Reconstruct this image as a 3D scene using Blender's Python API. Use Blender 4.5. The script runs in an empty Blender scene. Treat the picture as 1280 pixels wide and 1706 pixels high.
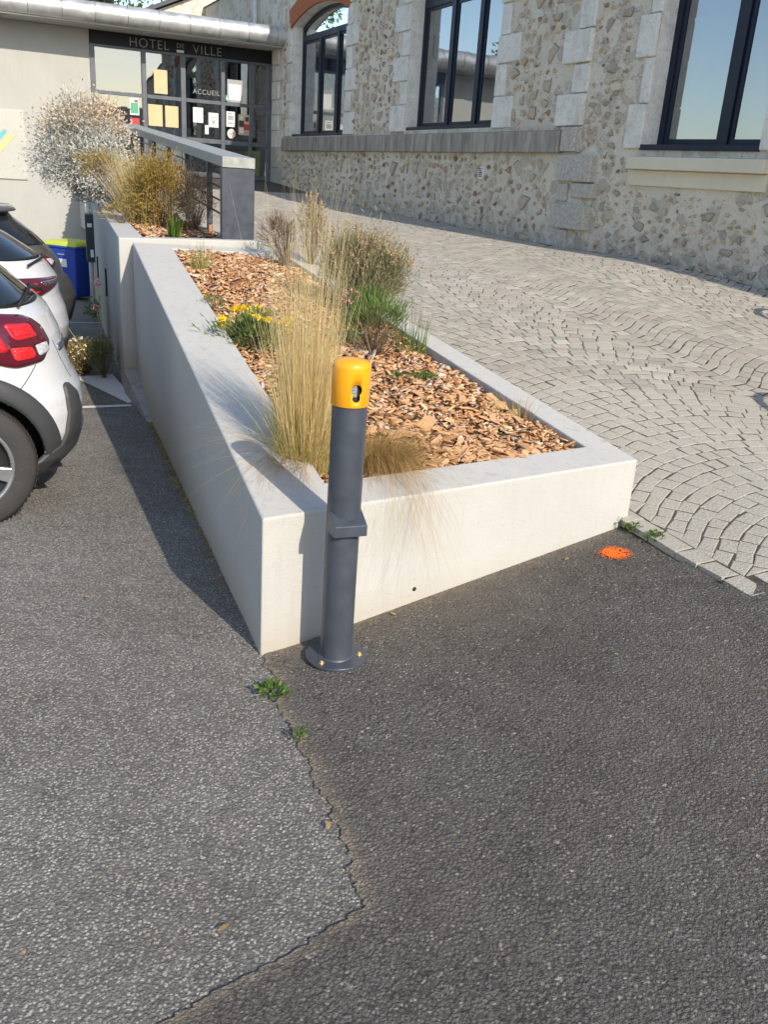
import bpy, bmesh, math, random
import numpy as np
from mathutils import Matrix, Vector
random.seed(7); RNG = np.random.default_rng(11)
R_ = math.radians
SC = bpy.context.scene
COL = SC.collection

# ------------------------------------------------------------------ camera
EYE = 1.62
PITCH, ROLL = 20.854, 3.847
cd = bpy.data.cameras.new('camera'); cam = bpy.data.objects.new('camera', cd); COL.objects.link(cam)
cd.sensor_fit = 'VERTICAL'; cd.sensor_height = 24.0; cd.lens = 24.0 * 1465.0 / 1706.0
cd.clip_start = 0.05; cd.clip_end = 500
th, ro = R_(PITCH), R_(ROLL)
Rv, Uv, Fv = Vector((1, 0, 0)), Vector((0, math.sin(th), math.cos(th))), Vector((0, math.cos(th), -math.sin(th)))
Xc = Rv * math.cos(ro) + Uv * math.sin(ro); Yc = Uv * math.cos(ro) - Rv * math.sin(ro); Zc = -Fv
cam.matrix_world = Matrix(((Xc.x, Yc.x, Zc.x, 0), (Xc.y, Yc.y, Zc.y, 0), (Xc.z, Yc.z, Zc.z, EYE), (0, 0, 0, 1)))
SC.camera = cam

# ------------------------------------------------------------------ sky, sun, exposure
SUN_AZ, SUN_EL = 145.0, 32.5          # compass bearing of the sun measured from +Y towards +X
w = bpy.data.worlds.new('World'); SC.world = w; w.use_nodes = True
wn = w.node_tree.nodes; wl = w.node_tree.links
sky = wn.new('ShaderNodeTexSky'); sky.sky_type = 'NISHITA'; sky.sun_disc = False
sky.sun_elevation = R_(SUN_EL); sky.sun_rotation = R_(SUN_AZ); sky.air_density = 1.0; sky.dust_density = 0.8; sky.ozone_density = 1.0
bg = wn['Background']; bg.inputs[1].default_value = 0.15; wl.new(sky.outputs[0], bg.inputs[0])
sl = bpy.data.lights.new('sun', 'SUN'); sl.energy = 3.5; sl.angle = R_(0.53); sl.color = (1, .895, .76)
so = bpy.data.objects.new('sun', sl); COL.objects.link(so)
sd = Vector((math.sin(R_(SUN_AZ)) * math.cos(R_(SUN_EL)), math.cos(R_(SUN_AZ)) * math.cos(R_(SUN_EL)), math.sin(R_(SUN_EL))))
so.rotation_euler = sd.to_track_quat('Z', 'Y').to_euler(); so.location = sd * 60
SC.view_settings.view_transform = 'Standard'; SC.view_settings.look = 'None'
SC.view_settings.exposure = 0.58; SC.view_settings.gamma = 1.0; SC.view_settings.use_curve_mapping = False

# ------------------------------------------------------------------ materials
class NT:
    def __init__(s, name):
        s.m = bpy.data.materials.new(name); s.m.use_nodes = True; s.t = s.m.node_tree; s.n = s.t.nodes
        s.p = s.n['Principled BSDF']; s.co = s.n.new('ShaderNodeTexCoord').outputs['Object']
    def set(s, node, i, v):
        if v is None: return
        if hasattr(v, 'is_linked') or isinstance(v, bpy.types.NodeSocket): s.t.links.new(v, node.inputs[i])
        else:
            if isinstance(v, (tuple, list)) and len(v) == 3 and node.inputs[i].type == 'RGBA': v = (*v, 1)
            node.inputs[i].default_value = v
    def noise(s, scale, detail=4, rough=.55, vec=None, dist=0):
        n = s.n.new('ShaderNodeTexNoise'); n.inputs['Scale'].default_value = scale; n.inputs['Detail'].default_value = detail
        n.inputs['Roughness'].default_value = rough; n.inputs['Distortion'].default_value = dist; s.set(n, 'Vector', vec or s.co); return n.outputs['Fac']
    def vor(s, scale, feat='F1', rnd=1, vec=None):
        n = s.n.new('ShaderNodeTexVoronoi'); n.feature = feat; n.inputs['Scale'].default_value = scale; n.inputs['Randomness'].default_value = rnd
        s.set(n, 'Vector', vec or s.co); return n
    def map(s, v, a, b, c=0., d=1.):
        n = s.n.new('ShaderNodeMapRange'); s.set(n, 0, v)
        for i, x in enumerate((a, b, c, d)): s.set(n, i + 1, x)
        return n.outputs[0]
    def math(s, op, a, b=None):
        n = s.n.new('ShaderNodeMath'); n.operation = op; s.set(n, 0, a); s.set(n, 1, b); return n.outputs[0]
    def mix(s, f, a, b, mode='MIX'):
        n = s.n.new('ShaderNodeMix'); n.data_type = 'RGBA'; n.blend_type = mode
        s.set(n, 0, f); s.set(n, 6, a); s.set(n, 7, b); return n.outputs[2]
    def ramp(s, f, stops, const=False):
        n = s.n.new('ShaderNodeValToRGB'); e = n.color_ramp.elements
        n.color_ramp.interpolation = 'CONSTANT' if const else 'LINEAR'
        while len(e) < len(stops): e.new(.5)
        for k, (p, c) in zip(e, stops): k.position = p; k.color = (*c, 1) if len(c) == 3 else c
        s.set(n, 0, f); return n.outputs[0]
    def island(s): return s.n.new('ShaderNodeNewGeometry').outputs['Random Per Island']
    def objrand(s): return s.n.new('ShaderNodeObjectInfo').outputs['Random']
    def nz(s):
        g = s.n.new('ShaderNodeNewGeometry'); x = s.n.new('ShaderNodeSeparateXYZ'); s.t.links.new(g.outputs['True Normal'], x.inputs[0]); return x.outputs[2]
    def sep(s, i):
        x = s.n.new('ShaderNodeSeparateXYZ'); s.t.links.new(s.co, x.inputs[0]); return x.outputs[i]
    def scaled(s, v):
        n = s.n.new('ShaderNodeMapping'); s.t.links.new(s.co, n.inputs[0]); n.inputs['Scale'].default_value = v; return n.outputs[0]
    def attr(s, name):
        n = s.n.new('ShaderNodeAttribute'); n.attribute_name = name; return n.outputs['Fac']
    def bump(s, h, strength=.5, dist=.01, prev=None):
        n = s.n.new('ShaderNodeBump'); n.inputs['Strength'].default_value = strength; n.inputs['Distance'].default_value = dist
        s.set(n, 'Height', h); 
        if prev is not None: s.set(n, 'Normal', prev)
        return n.outputs[0]
    def done(s, col=None, rough=None, normal=None, spec=None, metal=None, **k):
        s.set(s.p, 'Base Color', col); s.set(s.p, 'Roughness', rough); s.set(s.p, 'Normal', normal)
        s.set(s.p, 'Specular IOR Level', spec); s.set(s.p, 'Metallic', metal)
        for a, b in k.items(): s.set(s.p, a.replace('_', ' '), b)
        return s.m

def plain(name, col, rough=.6, metal=0, spec=.5, var=.12, scale=6, bump=0, bscale=80, **k):
    t = NT(name); n = t.noise(scale, 5)
    c = t.mix(1.0, t.mix(0, col, col), t.ramp(n, [(.3, (1 - var,) * 3), (.7, (1 + var,) * 3)]), 'MULTIPLY')
    nm = t.bump(t.noise(bscale, 3), bump, .01) if bump else None
    return t.done(c, t.map(n, .3, .7, max(0, rough - .08), min(1, rough + .08)), nm, spec, metal, **k)

def island_mat(name, stops, rough=.8, var=.2, scale=25, bump=0, bscale=150, translucent=0, spec=.25):
    t = NT(name); c = t.ramp(t.island(), stops)
    c = t.mix(1.0, c, t.ramp(t.noise(scale, 4), [(.3, (1 - var,) * 3), (.7, (1 + var,) * 3)]), 'MULTIPLY')
    nm = t.bump(t.noise(bscale, 3), bump, .005) if bump else None
    m = t.done(c, rough, nm, spec)
    if translucent:
        tr = t.n.new('ShaderNodeBsdfTranslucent'); t.t.links.new(c, tr.inputs[0]); mx = t.n.new('ShaderNodeMixShader'); mx.inputs[0].default_value = translucent
        t.t.links.new(t.p.outputs[0], mx.inputs[1]); t.t.links.new(tr.outputs[0], mx.inputs[2]); t.t.links.new(mx.outputs[0], t.n['Material Output'].inputs[0])
    return m

def asphalt(name, binder, stones, amount, cell, seam=False, deep=.008, pit=.75):
    t = NT(name)
    wob = t.n.new('ShaderNodeVectorMath'); wob.operation = 'ADD'; nn = t.n.new('ShaderNodeTexNoise'); nn.inputs['Scale'].default_value = 60
    sc = t.n.new('ShaderNodeVectorMath'); sc.operation = 'SCALE'; sc.inputs[3].default_value = .008
    t.t.links.new(t.co, nn.inputs[0]); t.t.links.new(nn.outputs['Color'], sc.inputs[0]); t.t.links.new(t.co, wob.inputs[0]); t.t.links.new(sc.outputs[0], wob.inputs[1])
    v = t.vor(cell, vec=wob.outputs[0]); v2 = t.vor(cell * 2.1, vec=wob.outputs[0])
    big = t.noise(1.3, 5, .6); mid = t.noise(9, 4)
    dome = t.map(v.outputs['Distance'], 0, .75, 1, 0)
    sx = t.n.new('ShaderNodeSeparateColor'); t.t.links.new(v.outputs['Color'], sx.inputs[0])
    am = t.math('ADD', amount, t.math('MULTIPLY', t.math('SUBTRACT', big, .5), .55))
    isst = t.math('MULTIPLY', t.math('LESS_THAN', sx.outputs[0], am), t.math('GREATER_THAN', dome, .42))
    stc = t.ramp(sx.outputs[1], stones)
    bc = t.mix(t.map(mid, .3, .7), tuple(x * .8 for x in binder), tuple(x * 1.25 for x in binder))
    bc = t.mix(t.map(sx.outputs[2], .0, 1.0, 0, .5), bc, tuple(x * 1.7 for x in binder))
    c = t.mix(t.math('MULTIPLY', isst, .85), bc, stc)
    c = t.mix(t.math('MULTIPLY', t.map(dome, .0, .42, pit, 0), t.map(t.noise(38, 4, .7), .38, .62, .15, 1)), c, tuple(x * .35 for x in binder))
    v3 = t.vor(cell * .5, vec=wob.outputs[0]); s3 = t.n.new('ShaderNodeSeparateColor'); t.t.links.new(v3.outputs['Color'], s3.inputs[0])
    big_st = t.math('MULTIPLY', t.math('LESS_THAN', s3.outputs[0], .05), t.map(v3.outputs['Distance'], .28, .36, 1, 0)); c = t.mix(t.math('MULTIPLY', big_st, .8), c, t.ramp(s3.outputs[1], [(0, (.24, .225, .2)), (.6, (.42, .40, .36)), (.9, (.5, .47, .42)), (1, (.42, .27, .17))]))
    fine_ = t.noise(240, 3, .7); c = t.mix(1.0, c, t.ramp(fine_, [(.3, (.72, .72, .72)), (.7, (1.25, 1.25, 1.25))]), 'MULTIPLY')
    patch = t.noise(.45, 3, .5); c = t.mix(t.map(patch, .5, .72, 0, .35), c, (.26, .225, .185)); c = t.mix(t.map(t.noise(2.3, 6, .7), .56, .74, 0, .35), c, tuple(x * .5 for x in binder))
    c = t.mix(1.0, c, t.ramp(t.noise(.7, 6, .65), [(.30, (.74, .71, .67)), (.5, (1, .98, .95)), (.70, (1.16, 1.17, 1.18))]), 'MULTIPLY')
    if seam:
        a = t.math('MULTIPLY', t.attr('dust'), t.map(t.noise(35, 4), .3, .65, .2, 1))
        c = t.mix(a, c, (.36, .29, .21))
    h = t.math('ADD', t.math('MULTIPLY', dome, t.map(sx.outputs[2], 0, 1, .35, 1)), t.math('ADD', t.math('MULTIPLY', t.map(v2.outputs['Distance'], 0, .7, 1, 0), .35), t.math('MULTIPLY', t.noise(130, 5, .75), .9)))
    nm = t.bump(h, 1.0, deep); nm = t.bump(mid, .08, .02, nm)
    return t.done(c, t.map(dome, 0, 1, .95, .62), nm, .35)

def render_mat(name, col, top=None, splash=False):
    t = NT(name); big = t.noise(1.7, 6, .62); fine = t.noise(160, 3); streak = t.noise(3.0, 5, .6, t.scaled((9, 9, .7)))
    c = t.mix(t.map(big, .3, .75), tuple(x * .93 for x in col), tuple(min(.86, x * 1.04) for x in col))
    c = t.mix(t.map(streak, .52, .78, 0, .3), c, tuple(x * k for x, k in zip(col, (.72, .71, .7))))
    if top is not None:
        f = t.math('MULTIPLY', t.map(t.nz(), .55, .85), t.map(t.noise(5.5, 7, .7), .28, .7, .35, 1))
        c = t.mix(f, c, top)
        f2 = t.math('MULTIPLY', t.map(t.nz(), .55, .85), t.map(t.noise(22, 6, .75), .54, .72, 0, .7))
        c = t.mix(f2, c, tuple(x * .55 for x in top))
    if splash:
        f = t.math('MULTIPLY', t.map(t.math('ADD', t.sep(2), t.math('MULTIPLY', t.noise(3.5, 6, .7), .22)), .08, .30, .75, 0), t.map(t.nz(), .3, .6, 1, 0))
        c = t.mix(f, c, (.40, .35, .27))
        c = t.mix(t.map(t.noise(75, 2, .5), .70, .735, 0, .55), c, (.30, .27, .22))
        c = t.mix(t.map(t.noise(2.1, 7, .75), .60, .72, 0, .28), c, (.40, .38, .33))
    nm = t.bump(fine, .5, .004); nm = t.bump(t.noise(14, 5), .25, .01, nm)
    return t.done(c, .9, nm, .2)

def mortar_mat():
    t = NT('rubble wall mortar'); a = t.noise(1.1, 6, .65); b = t.noise(9, 6, .7)
    wob = t.n.new('ShaderNodeVectorMath'); wob.operation = 'ADD'; nn = t.n.new('ShaderNodeTexNoise'); nn.inputs['Scale'].default_value = 7; nn.inputs['Detail'].default_value = 4
    sc = t.n.new('ShaderNodeVectorMath'); sc.operation = 'SCALE'; sc.inputs[3].default_value = .16
    t.t.links.new(t.co, nn.inputs[0]); t.t.links.new(nn.outputs['Color'], sc.inputs[0]); t.t.links.new(t.co, wob.inputs[0]); t.t.links.new(sc.outputs[0], wob.inputs[1])
    v = t.vor(6.0, 'F1', 1, wob.outputs[0]); e = t.vor(6.0, 'DISTANCE_TO_EDGE', 1, wob.outputs[0])
    sx = t.n.new('ShaderNodeSeparateColor'); t.t.links.new(v.outputs['Color'], sx.inputs[0])
    c = t.mix(t.map(a, .3, .7), (.70, .62, .49), (.84, .765, .64))
    st = t.ramp(sx.outputs[0], [(0, (.33, .27, .19)), (.3, (.50, .44, .34)), (.6, (.40, .36, .30)), (.85, (.55, .48, .38)), (1, (.28, .22, .17))])
    inside = t.math('MULTIPLY', t.map(t.math('ADD', e.outputs['Distance'], t.math('MULTIPLY', t.math('SUBTRACT', t.noise(30, 4, .7), .5), .25)), .05, .2), t.map(sx.outputs[1], .45, .6))
    c = t.mix(t.math('MULTIPLY', inside, .5), c, st)
    rim = t.math('MULTIPLY', t.map(t.math('ABSOLUTE', t.math('SUBTRACT', e.outputs['Distance'], .085)), 0, .022, 1, 0), t.math('MULTIPLY', t.map(sx.outputs[1], .4, .55), t.map(b, .5, .58)))
    c = t.mix(t.math('MULTIPLY', rim, .8), c, (.12, .10, .085))  # dark outlines around the stone cells: shade put into the colour
    c = t.mix(t.map(t.noise(15, 6, .72, t.scaled((1, 1, 1.5))), .60, .66, 0, .8), c, (.15, .125, .10)); c = t.mix(t.map(t.noise(40, 4, .7), .62, .68, 0, .7), c, (.2, .17, .14))  # dark flecks imitate small shadows of the rough relief in colour
    c = t.mix(t.map(b, .58, .75, 0, .4), c, (.36, .31, .25))
    low = t.map(t.sep(2), .85, 1.35, .75, 0)
    c = t.mix(t.math('MULTIPLY', low, t.map(b, .35, .6)), c, (.33, .32, .31))
    nm = t.bump(b, .9, .05); nm = t.bump(t.noise(45, 5, .7), .8, .015, nm); nm = t.bump(inside, .6, .02, nm)
    return t.done(c, .95, nm, .1)

def granite_mat():
    t = NT('granite setts'); g = t.noise(260, 2, .7); f = t.noise(70, 4)
    c = t.ramp(t.island(), [(0, (.34, .32, .265)), (.3, (.42, .395, .33)), (.65, (.49, .46, .385)), (.88, (.43, .37, .30)), (1, (.57, .535, .455))])
    c = t.mix(t.map(g, .35, .65, .45, 0), c, (.2, .19, .18)); c = t.mix(t.map(f, .5, .75, 0, .3), c, (.6, .58, .53))
    c = t.mix(t.map(t.noise(.9, 5, .6), .45, .7, 0, .3), c, (.30, .27, .22)); nm = t.bump(f, .8, .008); nm = t.bump(g, .5, .003, nm)
    return t.done(c, .8, nm, .3)

def glass_mat(name, refl, tint=(.75, .85, .9)):
    m = bpy.data.materials.new(name); m.use_nodes = True; n = m.node_tree.nodes; l = m.node_tree.links; n.remove(n['Principled BSDF'])
    g = n.new('ShaderNodeBsdfGlossy'); g.inputs['Roughness'].default_value = .015; g.inputs[0].default_value = (.92, .96, 1, 1)
    tr = n.new('ShaderNodeBsdfTransparent'); tr.inputs[0].default_value = (*tint, 1)
    mx = n.new('ShaderNodeMixShader'); fr = n.new('ShaderNodeFresnel'); fr.inputs[0].default_value = 1.5
    ad = n.new('ShaderNodeMath'); ad.operation = 'ADD'; ad.use_clamp = True; ad.inputs[1].default_value = refl; l.new(fr.outputs[0], ad.inputs[0])
    tc = n.new('ShaderNodeTexCoord'); ns = n.new('ShaderNodeTexNoise'); ns.inputs['Scale'].default_value = 1.6; l.new(tc.outputs['Object'], ns.inputs[0])
    b = n.new('ShaderNodeBump'); b.inputs['Strength'].default_value = .03; b.inputs['Distance'].default_value = .05; l.new(ns.outputs[0], b.inputs['Height']); l.new(b.outputs[0], g.inputs['Normal'])
    l.new(ad.outputs[0], mx.inputs[0]); l.new(tr.outputs[0], mx.inputs[1]); l.new(g.outputs[0], mx.inputs[2]); l.new(mx.outputs[0], n['Material Output'].inputs[0])
    return m

MT = {}
MT['asph_l'] = asphalt('worn parking asphalt', (.175, .17, .158), [(0, (.31, .305, .28)), (.6, (.45, .435, .40)), (.93, (.58, .555, .51)), (1, (.42, .30, .2))], .54, 112, False, .007, .6)
MT['asph_r'] = asphalt('coarse path asphalt', (.122, .116, .107), [(0, (.155, .148, .137)), (.6, (.23, .22, .20)), (.93, (.38, .355, .32)), (1, (.36, .25, .17))], .30, 104, True, .011, .85)
MT['white'] = render_mat('white render', (.475, .47, .44), (.52, .51, .475), True)
MT['whitewall'] = render_mat('cream building render', (.42, .42, .39))
MT['concrete'] = plain('grey concrete', (.33, .31, .28), .9, var=.25, scale=12, bump=.4)
MT['mortar'] = mortar_mat()
MT['rubble'] = island_mat('rubble stones', [(0, (.30, .24, .17)), (.2, (.44, .37, .27)), (.45, (.52, .45, .35)), (.65, (.36, .32, .27)), (.8, (.47, .34, .22)), (.9, (.20, .135, .105)), (1, (.56, .51, .43))], .9, .35, 30, .8, 60)
def lime_mat():
    t = NT('weathered limestone'); a = t.noise(4, 6, .7); b = t.noise(22, 6, .7); r = t.island()
    c = t.mix(t.map(a, .35, .65), (.76, .73, .65), (.88, .86, .80)); c = t.mix(1.0, c, t.ramp(r, [(0, (.86, .85, .83)), (1, (1.05, 1.05, 1.04))]), 'MULTIPLY')
    c = t.mix(t.map(b, .54, .68, 0, .6), c, (.38, .35, .30)); c = t.mix(t.map(t.noise(5, 6, .7), .5, .68, 0, .55), c, (.46, .43, .37))
    nm = t.bump(b, .6, .015); nm = t.bump(a, .5, .03, nm); return t.done(c, .92, nm, .15)
MT['lime'] = lime_mat()
MT['rubble_pale'] = island_mat('pale rubble stones', [(0, (.34, .25, .155)), (.25, (.50, .39, .26)), (.5, (.62, .51, .36)), (.66, (.42, .36, .28)), (.78, (.54, .36, .20)), (.88, (.23, .165, .115)), (1, (.66, .56, .42))], .9, .35, 30, .8, 60)
MT['sill'] = render_mat('cream limestone sill', (.68, .62, .48), (.42, .42, .38))
MT['granite_block'] = plain('brown granite block', (.46, .42, .36), .9, var=.3, scale=30, bump=.5, bscale=120)
def ledge_mat():
    t = NT('weathered granite ledge'); s = t.noise(4, 5, .6, t.scaled((2.2, 2.2, .5))); g = t.noise(60, 4)
    c = t.mix(t.map(s, .35, .65), (.21, .19, .165), (.42, .38, .32)); c = t.mix(t.map(g, .5, .7, 0, .4), c, (.40, .37, .32))
    return t.done(c, .92, t.bump(g, .5, .01), .15)
MT['ledge'] = ledge_mat()
MT['setts'] = granite_mat()
MT['joint'] = plain('sandy paving joint', (.075, .062, .047), .95, var=.4, scale=14, bump=.5)
MT['brick'] = island_mat('red brick', [(0, (.36, .12, .055)), (.5, (.44, .155, .07)), (1, (.30, .10, .05))], .85, .25, 40, .4, 90)
MT['navy'] = plain('dark blue grey aluminium', (.010, .016, .032), .45, var=.15, spec=.35)
MT['door_frame'] = plain('grey door aluminium', (.10, .115, .135), .4, 0, var=.15)
MT['header'] = plain('black sign board', (.010, .010, .014), .5, var=.15, spec=.3)
MT['slate'] = plain('slate grey powder coat', (.052, .062, .080), .40, var=.16, scale=14, spec=.5)
MT['rail'] = plain('weathered grey rail', (.30, .31, .29), .55, var=.2, scale=20)
MT['glass_door'] = glass_mat('entrance glass', .20)
MT['glass_win'] = glass_mat('window glass', .30, (.55, .62, .7))
MT['blind'] = plain('pale grey blind', (.36, .40, .47), .9, var=.05)
MT['dark'] = plain('dark interior', (.03, .032, .036), .9)
MT['zinc'] = plain('zinc sheet', (.52, .53, .53), .42, .55, var=.2, scale=5, bump=.1, bscale=12)
MT['soffit'] = plain('soffit board', (.42, .41, .38), .85, var=.1)
MT['metal'] = plain('brushed steel', (.55, .55, .55), .3, .9)
MT['letter'] = plain('pale metal lettering', (.26, .26, .26), .5, .2)
MT['yellow'] = plain('orange yellow gloss paint', (.86, .36, .012), .22, var=.02, spec=.5)
MT['brass'] = plain('yellow zinc bolt', (.62, .47, .22), .35, .7)
MT['black'] = plain('black rubber', (.012, .012, .013), .7)
MT['tyre'] = plain('tyre rubber', (.035, .034, .033), .75, var=.25, bump=.3)
MT['car_white'] = plain('white car paint', (.58, .59, .60), .25, var=.015, Coat_Weight=.6)
MT['car_grey'] = plain('warm grey metallic paint', (.13, .12, .12), .3, .5, var=.03, Coat_Weight=.7)
MT['clad'] = plain('textured dark plastic', (.045, .047, .05), .55, var=.1, bump=.15, bscale=300)
MT['car_glass'] = plain('tinted car glass', (.012, .015, .018), .06, spec=.8)
MT['tail_red'] = plain('red lamp lens', (.50, .012, .022), .09, var=.25, scale=30, spec=.6, Coat_Weight=.6)
MT['tail_dark'] = plain('smoked red lens', (.09, .006, .014), .08, var=.1, spec=.6, Coat_Weight=.6)
MT['tail_bright'] = plain('bright red reflector', (.72, .015, .02), .15, var=.4, scale=90, bump=.6, bscale=140)
MT['tail_clear'] = plain('clear reversing lens', (.62, .63, .65), .12, .3, var=.35, scale=70, bump=.5, bscale=90)
MT['chrome'] = plain('chrome', (.7, .7, .7), .12, 1.0, var=.02)
MT['alloy'] = plain('alloy rim', (.42, .43, .44), .3, .8)
MT['bin_blue'] = plain('blue bin plastic', (.012, .055, .36), .5, var=.1)
MT['bin_lid'] = plain('yellow green bin lid', (.46, .52, .06), .5, var=.1)
MT['paper'] = plain('white paper', (.75, .75, .72), .8, var=.04)
MT['kraft'] = plain('buff paper', (.62, .47, .27), .8, var=.06)
MT['green'] = plain('green print', (.10, .36, .22), .7); MT['red'] = plain('red print', (.5, .05, .05), .7); MT['lime_green'] = plain('lime green panel', (.30, .55, .02), .6)
MT['print_dark'] = plain('dark print', (.06, .06, .07), .7); MT['print_grey'] = plain('grey print', (.35, .35, .36), .7); MT['pink'] = plain('pale pink disc', (.75, .55, .5), .7)
MT['teal'] = plain('teal stripe', (.12, .42, .45), .6); MT['straw_y'] = plain('pale yellow stripe', (.62, .52, .22), .6)
MT['acrylic'] = plain('frosted acrylic', (.66, .66, .60), .15, var=.02, Alpha=.55)
def paint_mat(name, col, hard=.45):
    t = NT(name); f = t.math('MULTIPLY', t.attr('fade'), 1.0); v = t.noise(55, 5, .75)
    m = t.done(col, .75, t.bump(t.noise(150, 3), .6, .005), .3)
    v = t.map(t.vor(150).outputs['Distance'], 0, .8, .85, .15) if hard > .48 else v
    a = t.map(t.math('ADD', f, t.math('MULTIPLY', t.math('SUBTRACT', v, .5), 1.6)), hard - .06, hard + .06)
    t.set(t.p, 'Alpha', a); return m
MT['paint_w'] = paint_mat('worn white road paint', (.70, .70, .67)); MT['paint_o'] = paint_mat('orange marking paint', (.95, .17, .01), .5)
MT['straw'] = island_mat('dry feather grass', [(0, (.62, .46, .20)), (.4, (.74, .60, .32)), (.75, (.82, .70, .42)), (1, (.52, .45, .18))], .5, .1, 8, translucent=.45)
MT['straw_b'] = island_mat('brown dry grass', [(0, (.32, .19, .07)), (.5, (.44, .28, .10)), (1, (.56, .40, .18))], .6, .1, 8, translucent=.3)
MT['green_b'] = island_mat('olive grass base', [(0, (.34, .33, .10)), (.6, (.50, .45, .16)), (1, (.25, .28, .07))], .6, .1, 8, translucent=.3)
MT['leaf'] = island_mat('green leaf', [(0, (.07, .125, .03)), (.5, (.13, .20, .05)), (1, (.21, .27, .085))], .5, .15, 30, translucent=.3)
MT['leaf_bright'] = island_mat('bright green weed', [(0, (.06, .12, .02)), (.6, (.10, .19, .035)), (1, (.16, .24, .055))], .5, .15, 30, translucent=.35)
MT['leaf_grey'] = island_mat('silver felt leaf', [(0, (.48, .47, .42)), (.5, (.62, .61, .55)), (1, (.34, .36, .33))], .8, .15, 30, translucent=.2)
MT['leaf_olive'] = island_mat('olive brown leaf', [(0, (.27, .16, .045)), (.4, (.40, .26, .08)), (.75, (.30, .29, .07)), (1, (.48, .34, .13))], .7, .2, 30, translucent=.3)
MT['lav'] = island_mat('lavender foliage', [(0, (.18, .19, .10)), (.5, (.30, .29, .155)), (1, (.26, .215, .14))], .75, .2, 30, translucent=.25)
MT['spike'] = island_mat('dry flower spike', [(0, (.36, .27, .15)), (.6, (.50, .38, .22)), (1, (.30, .20, .14))], .85, .2, 40, translucent=.2)
MT['twig'] = island_mat('dry brown twig', [(0, (.10, .065, .045)), (1, (.24, .17, .12))], .9, .2, 40)
MT['tan_flower'] = island_mat('dry tan flower head', [(0, (.52, .40, .27)), (1, (.70, .58, .43))], .85, .2, 40, translucent=.2)
MT['yellow_flower'] = island_mat('yellow petal', [(0, (.78, .52, .01)), (1, (.85, .66, .03))], .6, .1, 40, translucent=.3)
MT['pink_flower'] = island_mat('pink petal', [(0, (.60, .20, .24)), (1, (.72, .36, .36))], .6, .1, 40, translucent=.3)
MT['white_flower'] = island_mat('white petal', [(0, (.7, .7, .62)), (1, (.8, .78, .7))], .6, .1, 40)
MT['mulch'] = island_mat('wood chips', [(0, (.22, .105, .05)), (.18, (.40, .20, .09)), (.42, (.56, .30, .14)), (.62, (.66, .40, .21)), (.78, (.72, .51, .32)), (.86, (.36, .20, .11)), (.93, (.48, .41, .36)), (1, (.70, .58, .47))], .85, .25, 60, .6, 180)
MT['soil'] = plain('dark soil', (.075, .045, .025), .95, var=.4, scale=20, bump=.8, bscale=60)
MT['bark'] = plain('tree bark', (.12, .09, .065), .9, var=.3, scale=12, bump=.7, bscale=25)
MT['roof'] = plain('slate roof', (.07, .075, .085), .7, var=.2, scale=15)
MT['box_grey'] = plain('dark grey box', (.03, .036, .045), .5); MT['pipe_w'] = plain('white plastic pipe', (.6, .6, .57), .5)

# ------------------------------------------------------------------ builders
def link(name, me, mat=None, parent=None, smooth=False):
    if mat is not None: me.materials.append(MT[mat] if isinstance(mat, str) else mat)
    o = bpy.data.objects.new(name, me); COL.objects.link(o)
    if parent is not None: o.parent = parent
    if smooth: me.polygons.foreach_set('use_smooth', [True] * len(me.polygons))
    return o
def mesh(name, v, f, mat=None, parent=None, smooth=False):
    me = bpy.data.meshes.new(name); me.from_pydata([tuple(map(float, x)) for x in v], [], [tuple(map(int, x)) for x in f]); me.update()
    return link(name, me, mat, parent, smooth)
def npmesh(name, V, F, mat=None, parent=None, smooth=False):
    V = np.asarray(V, np.float32); F = np.asarray(F, np.int32); k = F.shape[1]
    me = bpy.data.meshes.new(name); me.vertices.add(len(V)); me.vertices.foreach_set('co', V.ravel())
    me.loops.add(F.size); me.loops.foreach_set('vertex_index', F.ravel()); me.polygons.add(len(F))
    me.polygons.foreach_set('loop_start', np.arange(0, F.size, k, dtype=np.int32)); me.polygons.foreach_set('loop_total', np.full(len(F), k, np.int32))
    me.update(calc_edges=True); me.validate(); o = link(name, me, mat, parent, smooth)
    if name in ('daisies', 'twigs', 'flower_stalks', 'flowers', 'flower_spikes', 'petals', 'dry_flowers', 'stray_hairs', 'hanging_hairs'): o['kind'] = 'stuff'   # far too fine to count
    return o
def tag(o, label=None, cat=None, group=None, kind=None):
    for k, v in (('label', label), ('category', cat), ('group', group), ('kind', kind)):
        if v: o[k] = v
    return o
def thing(name, loc, label, cat, group=None, rz=0):
    o = bpy.data.objects.new(name, None); COL.objects.link(o); o.location = loc; o.rotation_euler = (0, 0, rz); o.empty_display_size = .1
    return tag(o, label, cat, group)
def bevel(o, wdt=.006, seg=2):
    b = o.modifiers.new('bevel', 'BEVEL'); b.width = wdt; b.segments = seg; b.limit_method = 'ANGLE'; b.angle_limit = R_(40); return o
BOXF = [(0, 3, 2, 1), (4, 5, 6, 7), (0, 1, 5, 4), (1, 2, 6, 5), (2, 3, 7, 6), (3, 0, 4, 7)]
def hexa(name, bot, top, mat, parent=None, bev=0):
    o = mesh(name, list(bot) + list(top), BOXF, mat, parent); 
    fix_normals(o)
    return bevel(o, bev) if bev else o
def fix_normals(o):
    bm = bmesh.new(); bm.from_mesh(o.data); bmesh.ops.recalc_face_normals(bm, faces=bm.faces); bm.to_mesh(o.data); bm.free()
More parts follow.
